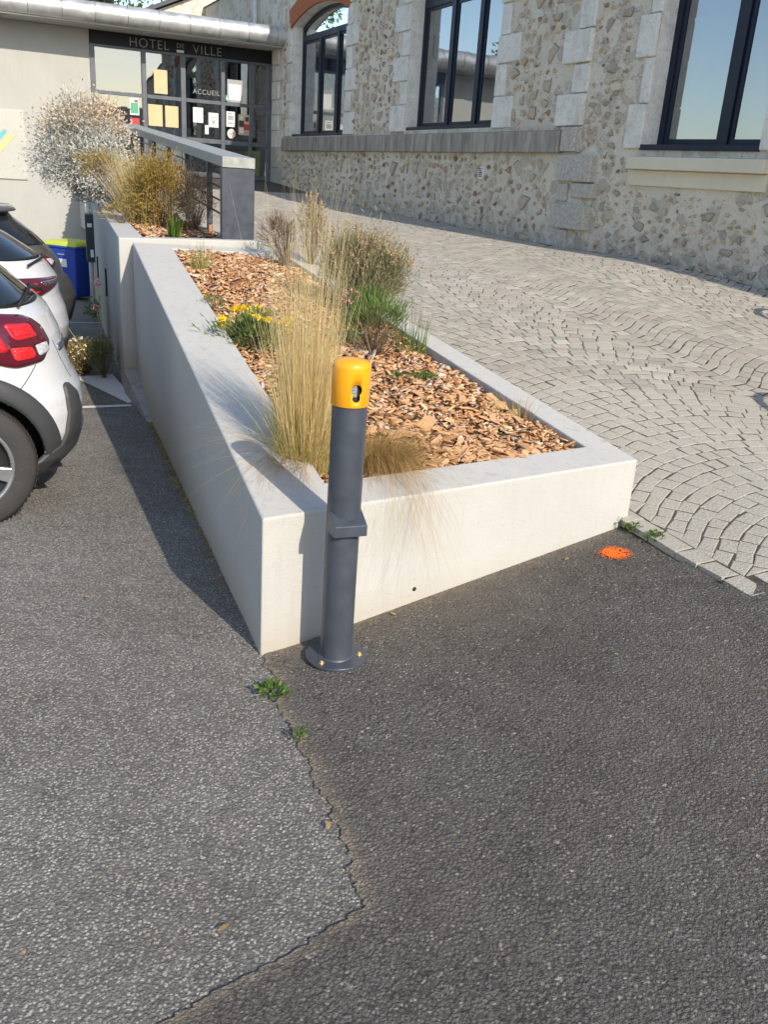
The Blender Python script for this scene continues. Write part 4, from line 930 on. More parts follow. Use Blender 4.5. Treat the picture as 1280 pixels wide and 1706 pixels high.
# ------------------------------------------------------------------ cars
def car(name, loc, rz, P, label, paint, group='cars parked in the bays'):
    root = thing(name, (0, 0, 0), label, 'car', group); root.location = loc; root.rotation_euler = (0, 0, rz)
    Z, XR, XF, HW = (np.array(P[k]) for k in ('z', 'xr', 'xf', 'hw')); rx, nx_ = P['rx'], P['n']; wr, wx = P['wr'], P['wx']
    sm = lambda A, z: float(np.interp(z, Z, A))
    def surf(t, z, off=0):          # t: 0 rear centre .. 1 side starts .. 2 side ends .. 3 front centre
        xr, xf, hw = sm(XR, z), sm(XF, z), sm(HW, z)
        def raw(t):
            if t <= 1:
                a = t * math.pi / 2; return xr + rx * (1 - abs(math.cos(a)) ** (2 / nx_)), hw * abs(math.sin(a)) ** (2 / nx_)
            if t <= 2: return xr + rx + (t - 1) * (xf - 2 * rx - xr), hw
            a = (3 - t) * math.pi / 2; return xf - rx * (1 - abs(math.cos(a)) ** (2 / nx_)), hw * abs(math.sin(a)) ** (2 / nx_)
        x, y = raw(t)
        if off:
            x0, y0 = raw(max(0, t - .03)); x1, y1 = raw(min(3, t + .03)); tx, ty = x1 - x0, y1 - y0; L = math.hypot(tx, ty) or 1
            x, y = x - ty / L * off, y + tx / L * off
        return x, y, z
    zs = np.unique(np.concatenate([np.linspace(Z[0], Z[-1], 54), Z])); ts = np.concatenate([np.linspace(0, 1, 36), np.linspace(1, 2, 70)[1:], np.linspace(2, 3, 30)[1:]])
    V, F, FM = [], [], []; m = len(ts); arch = wr + .055
    for s in (1, -1):
        b0 = len(V)
        for z in zs:
            for t in ts: x, y, zz = surf(t, z); V.append((x, s * y, zz))
        for i in range(len(zs) - 1):
            for j in range(m - 1):
                q = (b0 + i * m + j, b0 + i * m + j + 1, b0 + (i + 1) * m + j + 1, b0 + (i + 1) * m + j)
                c = np.mean([V[k] for k in q], 0)
                if abs(c[1]) > .4 and any(math.hypot(c[0] - xw, c[2] - wr) < arch for xw in wx): continue
                F.append(q if s < 0 else q[::-1])
    k = len(zs) - 1; top = [V[k * m + j] for j in range(m)]; tb = [V[m * len(zs) + k * m + j] for j in range(m)]
    b0 = len(V); V += top + tb
    for j in range(m - 1): F.append((b0 + j, b0 + j + 1, b0 + m + j + 1, b0 + m + j))
    body = mesh('body', V, F, paint, root, True)
    ms = bpy.data.objects; 
    def patch(nm, poly, mat, off, parent, side=1, dome=.0, n=10, rings=7):
        B = []; Pn = np.array(poly, float)
        for a in range(len(Pn)):
            for t in np.linspace(0, 1, n, endpoint=False): B.append(Pn[a] * (1 - t) + Pn[(a + 1) % len(Pn)] * t)
        B = np.array(B)
        if P.get('smooth', True):
            for _ in range(3): B = (np.roll(B, 1, 0) + B * 2 + np.roll(B, -1, 0)) / 4
        c = B.mean(0); Vv = []; mm = len(B)
        Vv.append(surf(c[0], c[1], off + dome))
        for r in range(1, rings + 1):
            f = r / rings
            for p in c + (B - c) * f: Vv.append(surf(p[0], p[1], off + dome * (1 - f * f)))
        for p in B: Vv.append(surf(p[0], p[1], -.012))
        Vv = [(x, y * side, z) for x, y, z in Vv]; Fv_ = [(0, 1 + (i + 1) % mm, 1 + i) for i in range(mm)]
        for r in range(rings):
            for i in range(mm):
                a0 = 1 + r * mm; Fv_.append((a0 + i, a0 + (i + 1) % mm, a0 + mm + (i + 1) % mm, a0 + mm + i))
        o = mesh(nm, Vv, Fv_, mat, parent, True); fix_normals(o); return o
    for s in (1, -1):
        for it in P['patches']:
            nm, poly, mat, off, dome = it[:5]; o = patch(nm, poly, mat, off, root, s, dome)
            for sub in it[5:]: patch(sub[0], sub[1], sub[2], sub[3], o, s, sub[4])
        # wheel arches, wheels
        for xw in wx:
            n = 40; VV, FF = [], []
            for q in range(n + 1):
                a0_ = math.asin((Z[0] - wr) / (arch + .084)); a = a0_ + (math.pi - 2 * a0_) * q / n
                for r, inn in ((arch - .012, -.05), (arch - .008, .012), (arch + .012, .020), (arch + .065, .018), (arch + .082, .004), (arch + .084, -.02)):
                    x, z = xw + r * math.cos(a), max(Z[0], wr + r * math.sin(a)); xr = sm(XR, z); hw = sm(HW, z); e = 1 - (x - xr) / rx
                    y = hw * (1 - max(0, min(.999, e)) ** nx_) ** (1 / nx_) if x < xr + rx else hw
                    VV.append((x, s * (y + inn), z))
            for q in range(n):
                for r in range(5): FF.append((q * 6 + r, (q + 1) * 6 + r, (q + 1) * 6 + r + 1, q * 6 + r + 1))
            o = mesh('wheel_arch', VV, FF, 'clad', root, True); fix_normals(o)
            VV = []; n = 32
            for q in range(n + 1):
                a0_ = math.asin((Z[0] - wr) / arch); a = a0_ + (math.pi - 2 * a0_) * q / n; x_, z_ = xw + (arch + .02) * math.cos(a), wr + (arch + .02) * math.sin(a); xr_ = sm(XR, z_); e_ = max(0, min(.999, 1 - (x_ - xr_) / rx)); yo = sm(HW, z_) * (1 - e_ ** nx_) ** (1 / nx_)
                for y in (yo - .03, .45): VV.append((x_, s * y, z_))
            b1 = len(VV); VV.append((xw, s * .45, wr)); FF = [(2 * q, 2 * q + 1, 2 * q + 3, 2 * q + 2) for q in range(n)] + [(b1, 2 * q + 1, 2 * q + 3) for q in range(n)]
            mesh('wheel_well', VV, FF, 'black', root)
            wy = s * (sm(HW, .4) - .115); W_ = bpy.data.objects.new('wheel', None); COL.objects.link(W_); W_.parent = root; W_.location = (xw, wy, wr); W_.rotation_euler = (R_(-90) * s, 0, 0)
            tw = .10; lathe('tyre', [(wr * .66, -tw), (wr * .74, -tw * 1.05), (wr * .92, -tw * 1.02), (wr * .985, -tw * .85), (wr, -tw * .5), (wr, tw * .5), (wr * .985, tw * .85), (wr * .92, tw * 1.02), (wr * .74, tw * 1.05), (wr * .66, tw * .98)], 'tyre', W_, 56)
            tr = [(wr * math.cos(a), wr * math.sin(a)) for a in np.linspace(0, 6.283, 70, endpoint=False)]
            TV, TF = [], []
            for a in np.linspace(0, 6.283, 66, endpoint=False):
                for zz in (tw * .45, tw * .78):
                    b = len(TV); dA = .022
                    for (aa, rr, z_) in ((a - dA, wr * 1.0, zz - .014), (a + dA, wr * 1.0, zz - .014), (a + dA, wr * .99, zz + .016), (a - dA, wr * .99, zz + .016)): TV.append((rr * math.cos(aa), rr * math.sin(aa), z_))
                    for (aa, rr, z_) in ((a - dA, wr * 1.014, zz - .014), (a + dA, wr * 1.014, zz - .014), (a + dA, wr * 1.0, zz + .016), (a - dA, wr * 1.0, zz + .016)): TV.append((rr * math.cos(aa), rr * math.sin(aa), z_))
                    TF += [tuple(b + x for x in f) for f in BOXF]
            mesh('tread', TV, TF, 'tyre', W_)
            lathe('rim', [(0, tw * .75), (.05, tw * .78), (.06, tw * .6), (wr * .60, tw * .5), (wr * .62, tw * .9), (wr * .665, tw * .98)], 'black', W_, 48)
            lathe('rim_lip', [(wr * .605, tw * .86), (wr * .62, tw * .99), (wr * .655, tw * 1.03), (wr * .67, tw * .97)], 'alloy', W_, 56)
            for q in range(5):
                a = 2 * math.pi * q / 5 + .35; ca, sa = math.cos(a), math.sin(a); SPV = []
                for (rr, hw_, zz) in ((.04, .034, tw * .86), (wr * .35, .026, tw * .9), (wr * .635, .038, tw * .94)):
                    for sx_ in (-1, 1):
                        for z_ in (zz - .03, zz): SPV.append((rr * ca - sx_ * hw_ * sa, rr * sa + sx_ * hw_ * ca, z_))
                o = mesh('spoke', SPV, [(1, 3, 7, 5), (5, 7, 11, 9), (0, 1, 5, 4), (4, 5, 9, 8), (2, 6, 7, 3), (6, 10, 11, 7)], 'alloy', W_); fix_normals(o); bevel(o, .004)
    V = [(.2, -.7, .24), (3.8, -.7, .24), (3.8, .7, .24), (.2, .7, .24)]; mesh('underbody', V, [(0, 1, 2, 3)], 'black', root)
    V = [surf(t, Z[0] + .02) for t in (0.9,)]
    return root, surf
zC = [.20, .30, .42, .52, .60, .68, .76, .88, .98, 1.05, 1.20, 1.34, 1.42, 1.46, 1.48]
C3 = dict(z=zC, xr=[.13, .05, .01, .0, .012, .05, .075, .10, .145, .23, .40, .56, .67, .80, 1.0], xf=[3.9, 3.98, 4.0, 4.0, 3.98, 3.94, 3.88, 3.7, 3.3, 3.05, 2.65, 2.3, 2.1, 1.95, 1.7],
          hw=[.79, .84, .862, .866, .868, .868, .864, .855, .835, .80, .735, .67, .61, .52, .30], rx=.55, n=2.6, wr=.315, wx=(.65, 3.19))
def rect(t0, t1, z0, z1): return [(t0, z0), (t1, z0), (t1, z1), (t0, z1)]
C3['patches'] = [
    ('tail_light', [(.50, .86), (.60, .79), (.80, .775), (1.005, .84), (1.01, .93), (.99, 1.01), (.78, 1.02), (.58, 1.0), (.50, .94)], 'tail_dark', .010, .012,
        ('side_lens', [(.80, .85), (.985, .86), (1.0, .93), (.97, 1.0), (.82, 1.0)], 'tail_red', .020, .006), ('light_guide', [(.60, .905), (.76, .90), (.77, .975), (.61, .965)], 'tail_red', .024, .003),
        ('light_guide', [(.645, .92), (.735, .918), (.738, .958), (.65, .952)], 'tail_bright', .0275, .002),
        ('reflector', [(.66, .815), (.79, .81), (.80, .87), (.67, .865)], 'tail_bright', .021, .003), ('reversing_lamp', [(.54, .835), (.63, .815), (.645, .868), (.545, .873)], 'tail_clear', .021, .004)),
    ('bumper_cladding', [(.10, .21), (.745, .21), (.765, .29), (.70, .335), (.55, .38), (.10, .40)], 'clad', .014, .006),
    ('corner_cladding', [(.40, .34), (.60, .34), (.57, .50), (.555, .60), (.52, .65), (.47, .66), (.42, .60)], 'clad', .016, .008),
    ('rear_window', [(.02, 1.02), (.70, 1.03), (.82, 1.08), (.80, 1.28), (.72, 1.36), (.02, 1.38)], 'car_glass', .004, .0),
    ('side_window', [(1.06, 1.04), (1.9, 1.03), (1.75, 1.32), (1.3, 1.37), (1.06, 1.30)], 'car_glass', .004, .0),
    ('hatch_seam', [(.36, .66), (.363, .66), (.443, .86), (.44, .86)], 'black', .0015, 0), ('bumper_seam', [(.66, .775), (.83, .665), (.83, .669), (.66, .779)], 'black', .0012, 0),
    ('badge', [(.13, .80), (.40, .80), (.40, .835), (.13, .835)], 'chrome', .006, .002),
    ('rear_spoiler', [(.02, 1.385), (.80, 1.385), (.86, 1.43), (.02, 1.44)], 'car_white', .03, .03)]
CAR_AZ = 60; RDV = np.array([math.sin(R_(CAR_AZ)), math.cos(R_(CAR_AZ))]); RZ = math.atan2(-RDV[1], -RDV[0])
def cpos(x, y): return (x, y, float(ground_z(x - .8 * RDV[0], y - .8 * RDV[1])))
car1, s1 = car('hatchback_car', cpos(-1.81, 4.90), RZ, C3, 'white hatchback with dark plastic wheel arch and red tail lamp by the planter', 'car_white')
tube('wiper', [s1(.05, 1.06, .02), s1(.25, 1.075, .035), s1(.56, 1.04, .045)], .008, 'black', car1, 8); tube('wiper_arm', [s1(.02, 1.03, .03), s1(.10, 1.05, .06), s1(.16, 1.08, .04)], .013, 'black', car1, 8)
zS = [.22, .34, .48, .60, .72, .84, .96, 1.06, 1.14, 1.26, 1.40, 1.50, 1.54, 1.56]
S2 = dict(z=zS, xr=[.16, .06, .02, .0, .02, .06, .07, .14, .24, .42, .66, .82, .95, 1.1], xf=[4.2, 4.3, 4.33, 4.35, 4.33, 4.3, 4.2, 3.9, 3.5, 3.1, 2.75, 2.5, 2.35, 2.1],
          hw=[.80, .86, .89, .90, .905, .90, .885, .86, .83, .76, .68, .60, .50, .30], rx=.6, n=2.4, wr=.34, wx=(.80, 3.45))
S2['patches'] = [
    ('tail_light', [(.30, .93), (.60, .87), (.74, .82), (.86, .80), (.90, .90), (1.02, .97), (.9, 1.0), (.60, .99), (.30, .975)], 'tail_dark', .012, .015,
        ('lens', [(.62, .90), (.74, .86), (.80, .93), (.66, .965)], 'tail_red', .024, .004), ('clear_strip', [(.34, .945), (.60, .93), (.62, .965), (.34, .965)], 'chrome', .024, .003)),
    ('bumper_cladding', [(.10, .24), (.76, .24), (.78, .33), (.70, .42), (.60, .50), (.10, .52)], 'clad', .014, .008),
    ('rear_window', [(.02, 1.10), (.80, 1.11), (.92, 1.18), (.86, 1.36), (.02, 1.42)], 'car_glass', .005, 0), ('side_window', [(1.02, 1.12), (1.9, 1.1), (1.75, 1.38), (1.3, 1.44), (1.1, 1.36)], 'car_glass', .005, 0),
    ('bumper_seam', [(.60, .70), (.98, .64), (.98, .646), (.60, .707)], 'black', .0015, 0)]
p2 = cpos(-2.80, 7.45); car2, s2 = car('crossover_car', (p2[0], p2[1], p2[2] - .02), RZ, S2, 'white crossover with chrome strip tail lamp parked between two cars', 'car_white')
tube('wiper', [s2(.05, 1.10, .03), s2(.3, 1.11, .05), s2(.62, 1.08, .05)], .009, 'black', car2, 8)
S3 = dict(S2); S3['xr'] = [.16, .06, .02, .0, .03, .10, .13, .2, .28, .40, .58, .66, .72, .95]; S3['hw'] = [.80, .86, .90, .91, .91, .905, .89, .87, .84, .78, .70, .64, .56, .30]
S3['patches'] = [
    ('tail_light', [(.40, .98), (.62, .90), (.85, .88), (1.0, .96), (1.01, 1.04), (.85, 1.09), (.60, 1.07), (.42, 1.02)], 'tail_dark', .012, .015, ('lens', [(.6, .95), (.75, .93), (.8, 1.0), (.62, 1.0)], 'tail_red', .024, .004), ('clear_lens', [(.47, .99), (.57, .955), (.58, 1.02), (.49, 1.02)], 'tail_clear', .024, .004)),
    ('bumper_cladding', [(.05, .24), (.76, .24), (.78, .5), (.72, .66), (.60, .80), (.40, .84), (.05, .80)], 'clad', .016, .012),
    ('rear_window', [(.02, 1.14), (.76, 1.15), (.88, 1.22), (.84, 1.42), (.02, 1.46)], 'car_glass', .005, 0), ('side_window', [(1.03, 1.16), (1.9, 1.14), (1.75, 1.38), (1.3, 1.45), (1.06, 1.4)], 'car_glass', .005, 0),
    ('rear_spoiler', [(.02, 1.47), (.86, 1.46), (.92, 1.51), (.02, 1.52)], 'car_grey', .10, .02)]
p3 = cpos(-3.80, 10.35); car3, s3 = car('suv_car', p3, RZ, S3, 'grey metallic sport utility car with roof spoiler and antenna near the blue bin', 'car_grey')
tube('antenna', [(1.15, .0, 1.55), (1.02, .0, 1.78)], .006, 'black', car3, 6)

# ------------------------------------------------------------------ bin, box, pipes
bz = float(ground_z(-6.5, 17.9))
bn = thing('wheelie_bin', (-6.52, 18.0, bz), 'blue wheelie bin with yellow green lid in front of the cream wall', 'bin', None, R_(-22))
def frus(name, c0, s0, c1, s1_, mat, par, bev=.02):
    q = lambda c, s: [(c[0] - s[0] / 2, c[1] - s[1] / 2, c[2]), (c[0] + s[0] / 2, c[1] - s[1] / 2, c[2]), (c[0] + s[0] / 2, c[1] + s[1] / 2, c[2]), (c[0] - s[0] / 2, c[1] + s[1] / 2, c[2])]
    return hexa(name, q(c0, s0), q(c1, s1_), mat, par, bev)
frus('body', (0, 0, .06), (.62, .62, 0), (0, 0, 1.0), (.82, .78, 0), 'bin_blue', bn, .03); frus('rim', (0, 0, 1.0), (.86, .82, 0), (0, 0, 1.035), (.86, .82, 0), 'bin_blue', bn, .01)
frus('lid', (0, .0, 1.036), (.86, .82, 0), (0, .04, 1.12), (.76, .66, 0), 'bin_lid', bn, .03)
box('label', (.06, -.372, .72), (.22, .012, .15), 'paper', bn); box('maker_mark', (.05, -.384, .88), (.18, .012, .02), 'print_grey', bn)
for s in (-1, 1): tube('wheel', [(s * .26, .28, .1), (s * .33, .28, .1)], .1, 'black', bn, 20)
def UPt(s, off, z): p = UA + ud * s + un * off; return (p[0], p[1], z)
bx_ = thing('utility_box', (0, 0, 0), 'dark grey box with white stickers on the parking side of the raised planter', 'utility box')
hexa('casing', [UPt(8.1, .0, .0), UPt(8.1, .13, .0), UPt(8.5, .13, .0), UPt(8.5, .0, .0)], [UPt(8.1, .0, .75), UPt(8.1, .13, .75), UPt(8.5, .13, .75), UPt(8.5, .0, .75)], 'box_grey', bx_, .01)
for (o0, o1, z0, z1) in ((.03, .10, .55, .61), (.02, .07, .08, .2)): mesh('sticker', [UPt(8.095, o0, z0), UPt(8.095, o1, z0), UPt(8.095, o1, z1), UPt(8.095, o0, z1)], [(0, 1, 2, 3)], 'paper', bx_)
pp_ = tag(tube('drain_pipe', [UPt(8.62, .06, -.9), UPt(8.62, .06, .62), UPt(8.75, .06, .74), UPt(12.0, .06, .98)], .04, 'pipe_w', None, 12), 'white drain pipe bending along the raised planter wall', 'pipe')

# ------------------------------------------------------------------ plants
def ribbons(bases, dirs, lens, droop, wd, seg=7, taper=.15, curl=.0):
    """bases (n,3), dirs (n,3) unit, lens (n,), droop (n,), ribbon quads -> verts, faces"""
    n = len(bases); t = np.linspace(0, 1, seg + 1); g = np.array([0, 0, -1.])
    side = np.cross(dirs, RNG.normal(0, 1, (n, 3))); side /= np.linalg.norm(side, axis=1, keepdims=True) + 1e-9
    hz = dirs * np.array([1, 1, 0]); hz /= np.linalg.norm(hz, axis=1, keepdims=True) + 1e-9
    c = bases[:, None] + dirs[:, None] * (lens[:, None] * t)[..., None] + (g[None, None] + hz[:, None] * .6) * (droop[:, None] * lens[:, None] * t ** 2.4)[..., None]
    if curl: c = c + RNG.normal(0, 1, (n, 1, 3)) * (curl * lens[:, None] * np.sin(t * 3.0))[..., None]
    w_ = (wd * (1 - (1 - taper) * t))[None, :, None] * side[:, None]
    V = np.stack([c - w_ / 2, c + w_ / 2], 2).reshape(-1, 3); k = np.arange(n)[:, None] * (2 * (seg + 1)) + np.arange(seg)[None] * 2
    F = np.stack([k, k + 1, k + 3, k + 2], -1).reshape(-1, 4); return V, F
def unit(v): return v / (np.linalg.norm(v, axis=-1, keepdims=True) + 1e-9)
def clump_dirs(n, spread, lean=(0, 0)):
    a = RNG.uniform(0, 6.283, n); r = np.abs(RNG.normal(0, spread, n)); return unit(np.column_stack([r * np.cos(a) + lean[0], r * np.sin(a) + lean[1], np.ones(n)])), a
def grass_part(name, root, n, c, rad, spread, L, droop, wd, mat, lean=(0, 0), seg=7, zf=None, curl=.01):
    d, a = clump_dirs(n, spread, lean); r = rad * np.sqrt(RNG.random(n)); a2 = a + RNG.normal(0, .7, n); b = np.column_stack([c[0] + r * np.cos(a2), c[1] + r * np.sin(a2), np.full(n, c[2] - .01)])
    V, F = ribbons(b, d, RNG.uniform(L[0], L[1], n), RNG.uniform(droop[0], droop[1], n), wd, seg, curl=curl); return npmesh(name, V, F, mat, root)
def leafquads(name, root, P, D, L, B, mat):
    """leaf blades: 2 quads folded along D"""
    n = len(P); s = unit(np.cross(D, RNG.normal(0, 1, (n, 3)))); nn = np.cross(D, s)
    L = L[:, None]; B = B[:, None]
    V = np.stack([P, P + D * L * .5 - s * B * .5 + nn * B * .12, P + D * L, P + D * L * .5 + s * B * .5 + nn * B * .12], 1).reshape(-1, 3)
    F = np.arange(4 * n).reshape(-1, 4); return npmesh(name, V, F, mat, root)
def blob_pts(n, c, r, shell=.5, bottom=-1):
    """points gathered in leaf clusters through an uneven volume; returns points and outward directions"""
    r = np.array(r, float); c = np.array(c, float); k = max(1, min(70, n // 45))
    if k < 4:
        v = unit(RNG.normal(0, 1, (n, 3))); v[:, 2] = np.where(v[:, 2] < bottom, -v[:, 2], v[:, 2]); rr = shell + (1 - shell) * RNG.random(n) ** .5; return c + v * rr[:, None] * r, v
    cv = unit(RNG.normal(0, 1, (k, 3))); cv[:, 2] = np.where(cv[:, 2] < bottom, -cv[:, 2], cv[:, 2]); cr_ = (shell + (1 - shell) * RNG.random(k) ** .6) * RNG.uniform(.72, 1.12, k); cc = cv * cr_[:, None]
    idx = RNG.integers(0, k, n); cs = RNG.uniform(.10, .24, k)
    p = cc[idx] + RNG.normal(0, 1, (n, 3)) * cs[idx][:, None]; v = unit(p + 1e-6); return c + p * r, v
def stems_part(name, root, base, tips, rad, mat):
    n = len(tips); b = np.repeat(np.array(base)[None], n, 0) + RNG.normal(0, rad * 3, (n, 3)) * np.array([1, 1, 0]); d = tips - b; L = np.linalg.norm(d, axis=1)
    V, F = ribbons(b, unit(d), L, np.zeros(n), rad * 2, 5, .4, .04); return npmesh(name, V, F, mat, root)
def sz(x, y, up_=False): return float(soil2_z(x, y) if up_ else soil_z(x, y))

# feather grass behind the bollard
gx, gy = -.335, 3.36; g0 = thing('feather_grass', (gx, gy, sz(gx, gy)), 'tall upright tuft of straw coloured feather grass behind the bollard', 'grass tuft')
g0.location = (0, 0, 0); gc = (gx, gy, sz(gx, gy))
grass_part('blades', g0, 850, gc, .08, .10, (.42, .88), (.0, .12), .0024, 'straw', (-.005, .02), curl=.025); grass_part('blades', g0, 320, (gc[0] + .02, gc[1], gc[2]), .10, .22, (.25, .62), (.08, .4), .0022, 'straw', curl=.03)
grass_part('basal_leaves', g0, 550, gc, .10, .24, (.16, .42), (.05, .35), .0024, 'green_b', curl=.03); grass_part('seed_plumes', g0, 330, gc, .06, .075, (.85, 1.22), (.0, .10), .0017, 'straw', (.0, .03), curl=.035); grass_part('brown_blades', g0, 300, gc, .09, .20, (.2, .55), (.05, .4), .0022, 'straw_b', curl=.03)
d_ = grass_part('hanging_blades', g0, 170, (gc[0] - .04, gc[1] - .05, gc[2] + .02), .07, .3, (.22, .42), (.55, 1.0), .0020, 'straw_b', (-.05, -.75), 9)
grass_part('stray_hairs', g0, 60, (gc[0] - .05, gc[1] + .0, gc[2] + .05), .06, .35, (.25, .5), (.5, .95), .0013, 'straw', (-.85, -.15), 10, curl=.05)
fx_, fy_ = -.03, 3.50; f1 = thing('flopped_grass', (0, 0, 0), 'flopped brown tuft of hair grass spilling over the front wall', 'grass tuft'); fc = (fx_, fy_, sz(fx_, fy_))
grass_part('blades', f1, 1100, fc, .09, .5, (.18, .36), (.15, .6), .0018, 'straw_b', (.25, -.1), 8, curl=.04); grass_part('blades', f1, 350, fc, .08, .4, (.22, .40), (.5, 1.1), .0016, 'straw_b', (.22, -.75), 10, curl=.04)
grass_part('hanging_hairs', f1, 200, (fc[0] + .02, fc[1] - .08, fc[2] + .05), .08, .25, (.30, .52), (.8, 1.25), .0015, 'straw_b', (.25, -.95), 11, curl=.05)
grass_part('basal_leaves', f1, 260, fc, .08, .5, (.1, .22), (.1, .4), .0024, 'green_b', (.1, 0), 6)

def shrub(name, c, r, nleaf, leaf, mat, label, cat='shrub', nst=60, up_bias=.6, extra=None, base=None, shell=.35, stemmat='twig', srad=.0025):
    root = thing(name, (0, 0, 0), label, cat); c = np.array(c, float); base = base if base is not None else (c[0], c[1], c[2] - r[2])
    tips, v = blob_pts(nst, c, np.array(r) * .95, .6, -.3); stems_part('stems', root, base, tips, srad, stemmat)
    P, v = blob_pts(nleaf, c, r, shell, -.55); D = unit(v + RNG.normal(0, .55, v.shape) + np.array([0, 0, up_bias])); leafquads('leaves', root, P, D, RNG.uniform(leaf[0], leaf[1], nleaf), RNG.uniform(leaf[2], leaf[3], nleaf), mat)
    if extra: extra(root, c, np.array(r))
    return root
# lavender with dried spikes
def lav_spikes(root, c, r):
    n = 90; P, v = blob_pts(n, c, r * 1.0, .9, .1); D = unit(v * .45 + RNG.normal(0, .15, v.shape) + np.array([0, 0, 1.1])); L = RNG.uniform(.05, .10, n)
    V, F = ribbons(P, D, L, np.zeros(n), .004, 2, 1); npmesh('flower_stalks', V, F, 'lav', root)
    Q = P + D * L[:, None]; allP, allD = [], []
    for k in range(9): allP.append(Q + D * (k * .0055)); allD.append(unit(D * .9 + RNG.normal(0, .55, D.shape)))
    allP, allD = np.concatenate(allP), np.concatenate(allD); leafquads('flower_spikes', root, allP, allD, np.full(len(allP), .015), np.full(len(allP), .010), 'spike')
lx, ly = -.25, 6.15; lz = sz(lx, ly)
def lav_shape(root, c, r):
    for dx, dy, dz, k in ((-.12, .02, .05, .66), (.12, -.02, -.0, .70), (.02, -.08, -.08, .75)):
        P, v = blob_pts(5200, c + np.array([dx, dy, dz]), r * k, .45, -.6); D = unit(v * .7 + RNG.normal(0, .35, v.shape) + np.array([0, 0, .9])); n = len(P)
        leafquads('leaves', root, P, D, RNG.uniform(.025, .05, n), RNG.uniform(.003, .006, n), 'lav')
    for dx, dy, dz, k in ((-.12, .02, .05, .66), (.12, -.02, -.0, .70), (.02, -.06, -.04, .75)): lav_spikes(root, c + np.array([dx, dy, dz]), r * k)
shrub('lavender_bush', (lx, ly, lz + .28), (.25, .24, .29), 3000, (.025, .05, .003, .006), 'lav', 'rounded grey green lavender bush with dried flower spikes', 'shrub', 140, .9, lav_shape, (lx + .05, ly - .03, lz))
# bare twig shrub and dried lavender beside it
tx_, ty_ = -.98, 7.45; tz = sz(tx_, ty_)
def twigs(root, c, r):
    n = 500; P, v = blob_pts(n, c, r, .3, -.4); D = unit(v + RNG.normal(0, .3, v.shape) + np.array([0, 0, .8])); V, F = ribbons(P, D, RNG.uniform(.05, .12, n), np.zeros(n), .004, 3, .3, .05); npmesh('twigs', V, F, 'twig', root)
shrub('dry_shrub', (tx_, ty_, tz + .25), (.14, .14, .17), 240, (.01, .02, .004, .008), 'spike', 'small bare brown twiggy shrub near the railing post', 'shrub', 70, .8, twigs, (tx_ + .04, ty_ - .03, tz), srad=.004)
def spk(root, c, r): lav_spikes(root, c, r)
shrub('dry_lavender', (-.74, 7.5, sz(-.74, 7.5) + .26), (.09, .09, .24), 1400, (.02, .045, .003, .006), 'spike', 'upright dried lavender with brown spikes between the shrubs', 'shrub', 60, 1.1, spk)
# yellow flowering clump
yx, yy = -.80, 4.98; yz = sz(yx, yy)
def yflowers(root, c, r):
    n = 20; P, v = blob_pts(n, c + np.array([0, 0, .05]), r * np.array([1.05, 1.05, 1.0]), .85, .25); stems_part('flower_stalks', root, (c[0], c[1], c[2] - r[2]), P, .0022, 'leaf')
    A, D = [], []
    for p in P:
        for k in range(44): A.append(p + RNG.normal(0, .011, 3) * np.array([1, 1, .45])); D.append(unit(RNG.normal(0, 1, 3) + np.array([0, 0, .9])))
    leafquads('flowers', root, np.array(A), np.array(D), np.full(len(A), .018), np.full(len(A), .014), 'yellow_flower')
shrub('yellow_flowers', (yx, yy, yz + .09), (.20, .17, .10), 1500, (.03, .06, .007, .013), 'leaf', 'low green clump with yellow flower heads next to the wide coping', 'flowers', 90, .9, yflowers)
shrub('seedling', (-1.18, 5.65, sz(-1.18, 5.65) + .05), (.08, .07, .05), 150, (.02, .04, .005, .009), 'leaf', 'sparse young plant with a yellow bud behind the flowering clump', 'plant', 14, .8)
# green plants in the middle
shrub('green_plant', (-.12, 5.10, sz(-.12, 5.1) + .15), (.20, .19, .18), 1700, (.03, .07, .003, .006), 'leaf', 'bushy bright green needle leaved plant behind the grass tuft', 'plant', 120, 1.2)
shrub('green_plant', (-.16, 5.7, sz(-.16, 5.7) + .12), (.16, .16, .14), 1500, (.02, .05, .004, .008), 'leaf', 'darker green plant with crimson petals at the foot of the lavender', 'plant', 60, .9,
      lambda root, c, r: leafquads('petals', root, *(lambda q: (q[0], q[1]))(blob_pts(60, c + np.array([-.14, -.05, .1]), (.06, .05, .04))), np.full(60, .016), np.full(60, .012), 'pink_flower'))
gp_ = thing('grass_blades', (0, 0, 0), 'upright green grass blades leaning on the path side coping', 'grass tuft'); grass_part('blades', gp_, 60, (.10, 5.35, sz(.1, 5.35)), .09, .14, (.16, .36), (0, .1), .006, 'leaf')
gt = thing('grass_blades', (0, 0, 0), 'thin yellowing grass tuft by the back wall of the planter', 'grass tuft'); grass_part('blades', gt, 70, (-1.50, 6.78, sz(-1.5, 6.78)), .05, .28, (.14, .32), (0, .25), .005, 'green_b'); grass_part('green_leaves', gt, 30, (-1.50, 6.78, sz(-1.5, 6.78)), .05, .25, (.12, .28), (0, .2), .005, 'leaf')
shrub('weed', (.10, 4.62, sz(.1, 4.62) + .03), (.11, .06, .035), 260, (.02, .04, .004, .008), 'leaf', 'creeping green weed among the bark chips', 'weed', 24, .7)
gw = thing('grass_blades', (0, 0, 0), 'small dry grass tuft against the path side coping', 'grass tuft'); grass_part('blades', gw, 50, (.60, 4.42, sz(.6, 4.42)), .07, .3, (.08, .17), (0, .3), .004, 'green_b'); grass_part('dry_blades', gw, 30, (.66, 4.36, sz(.66, 4.36)), .06, .3, (.08, .2), (0, .3), .004, 'straw_b')

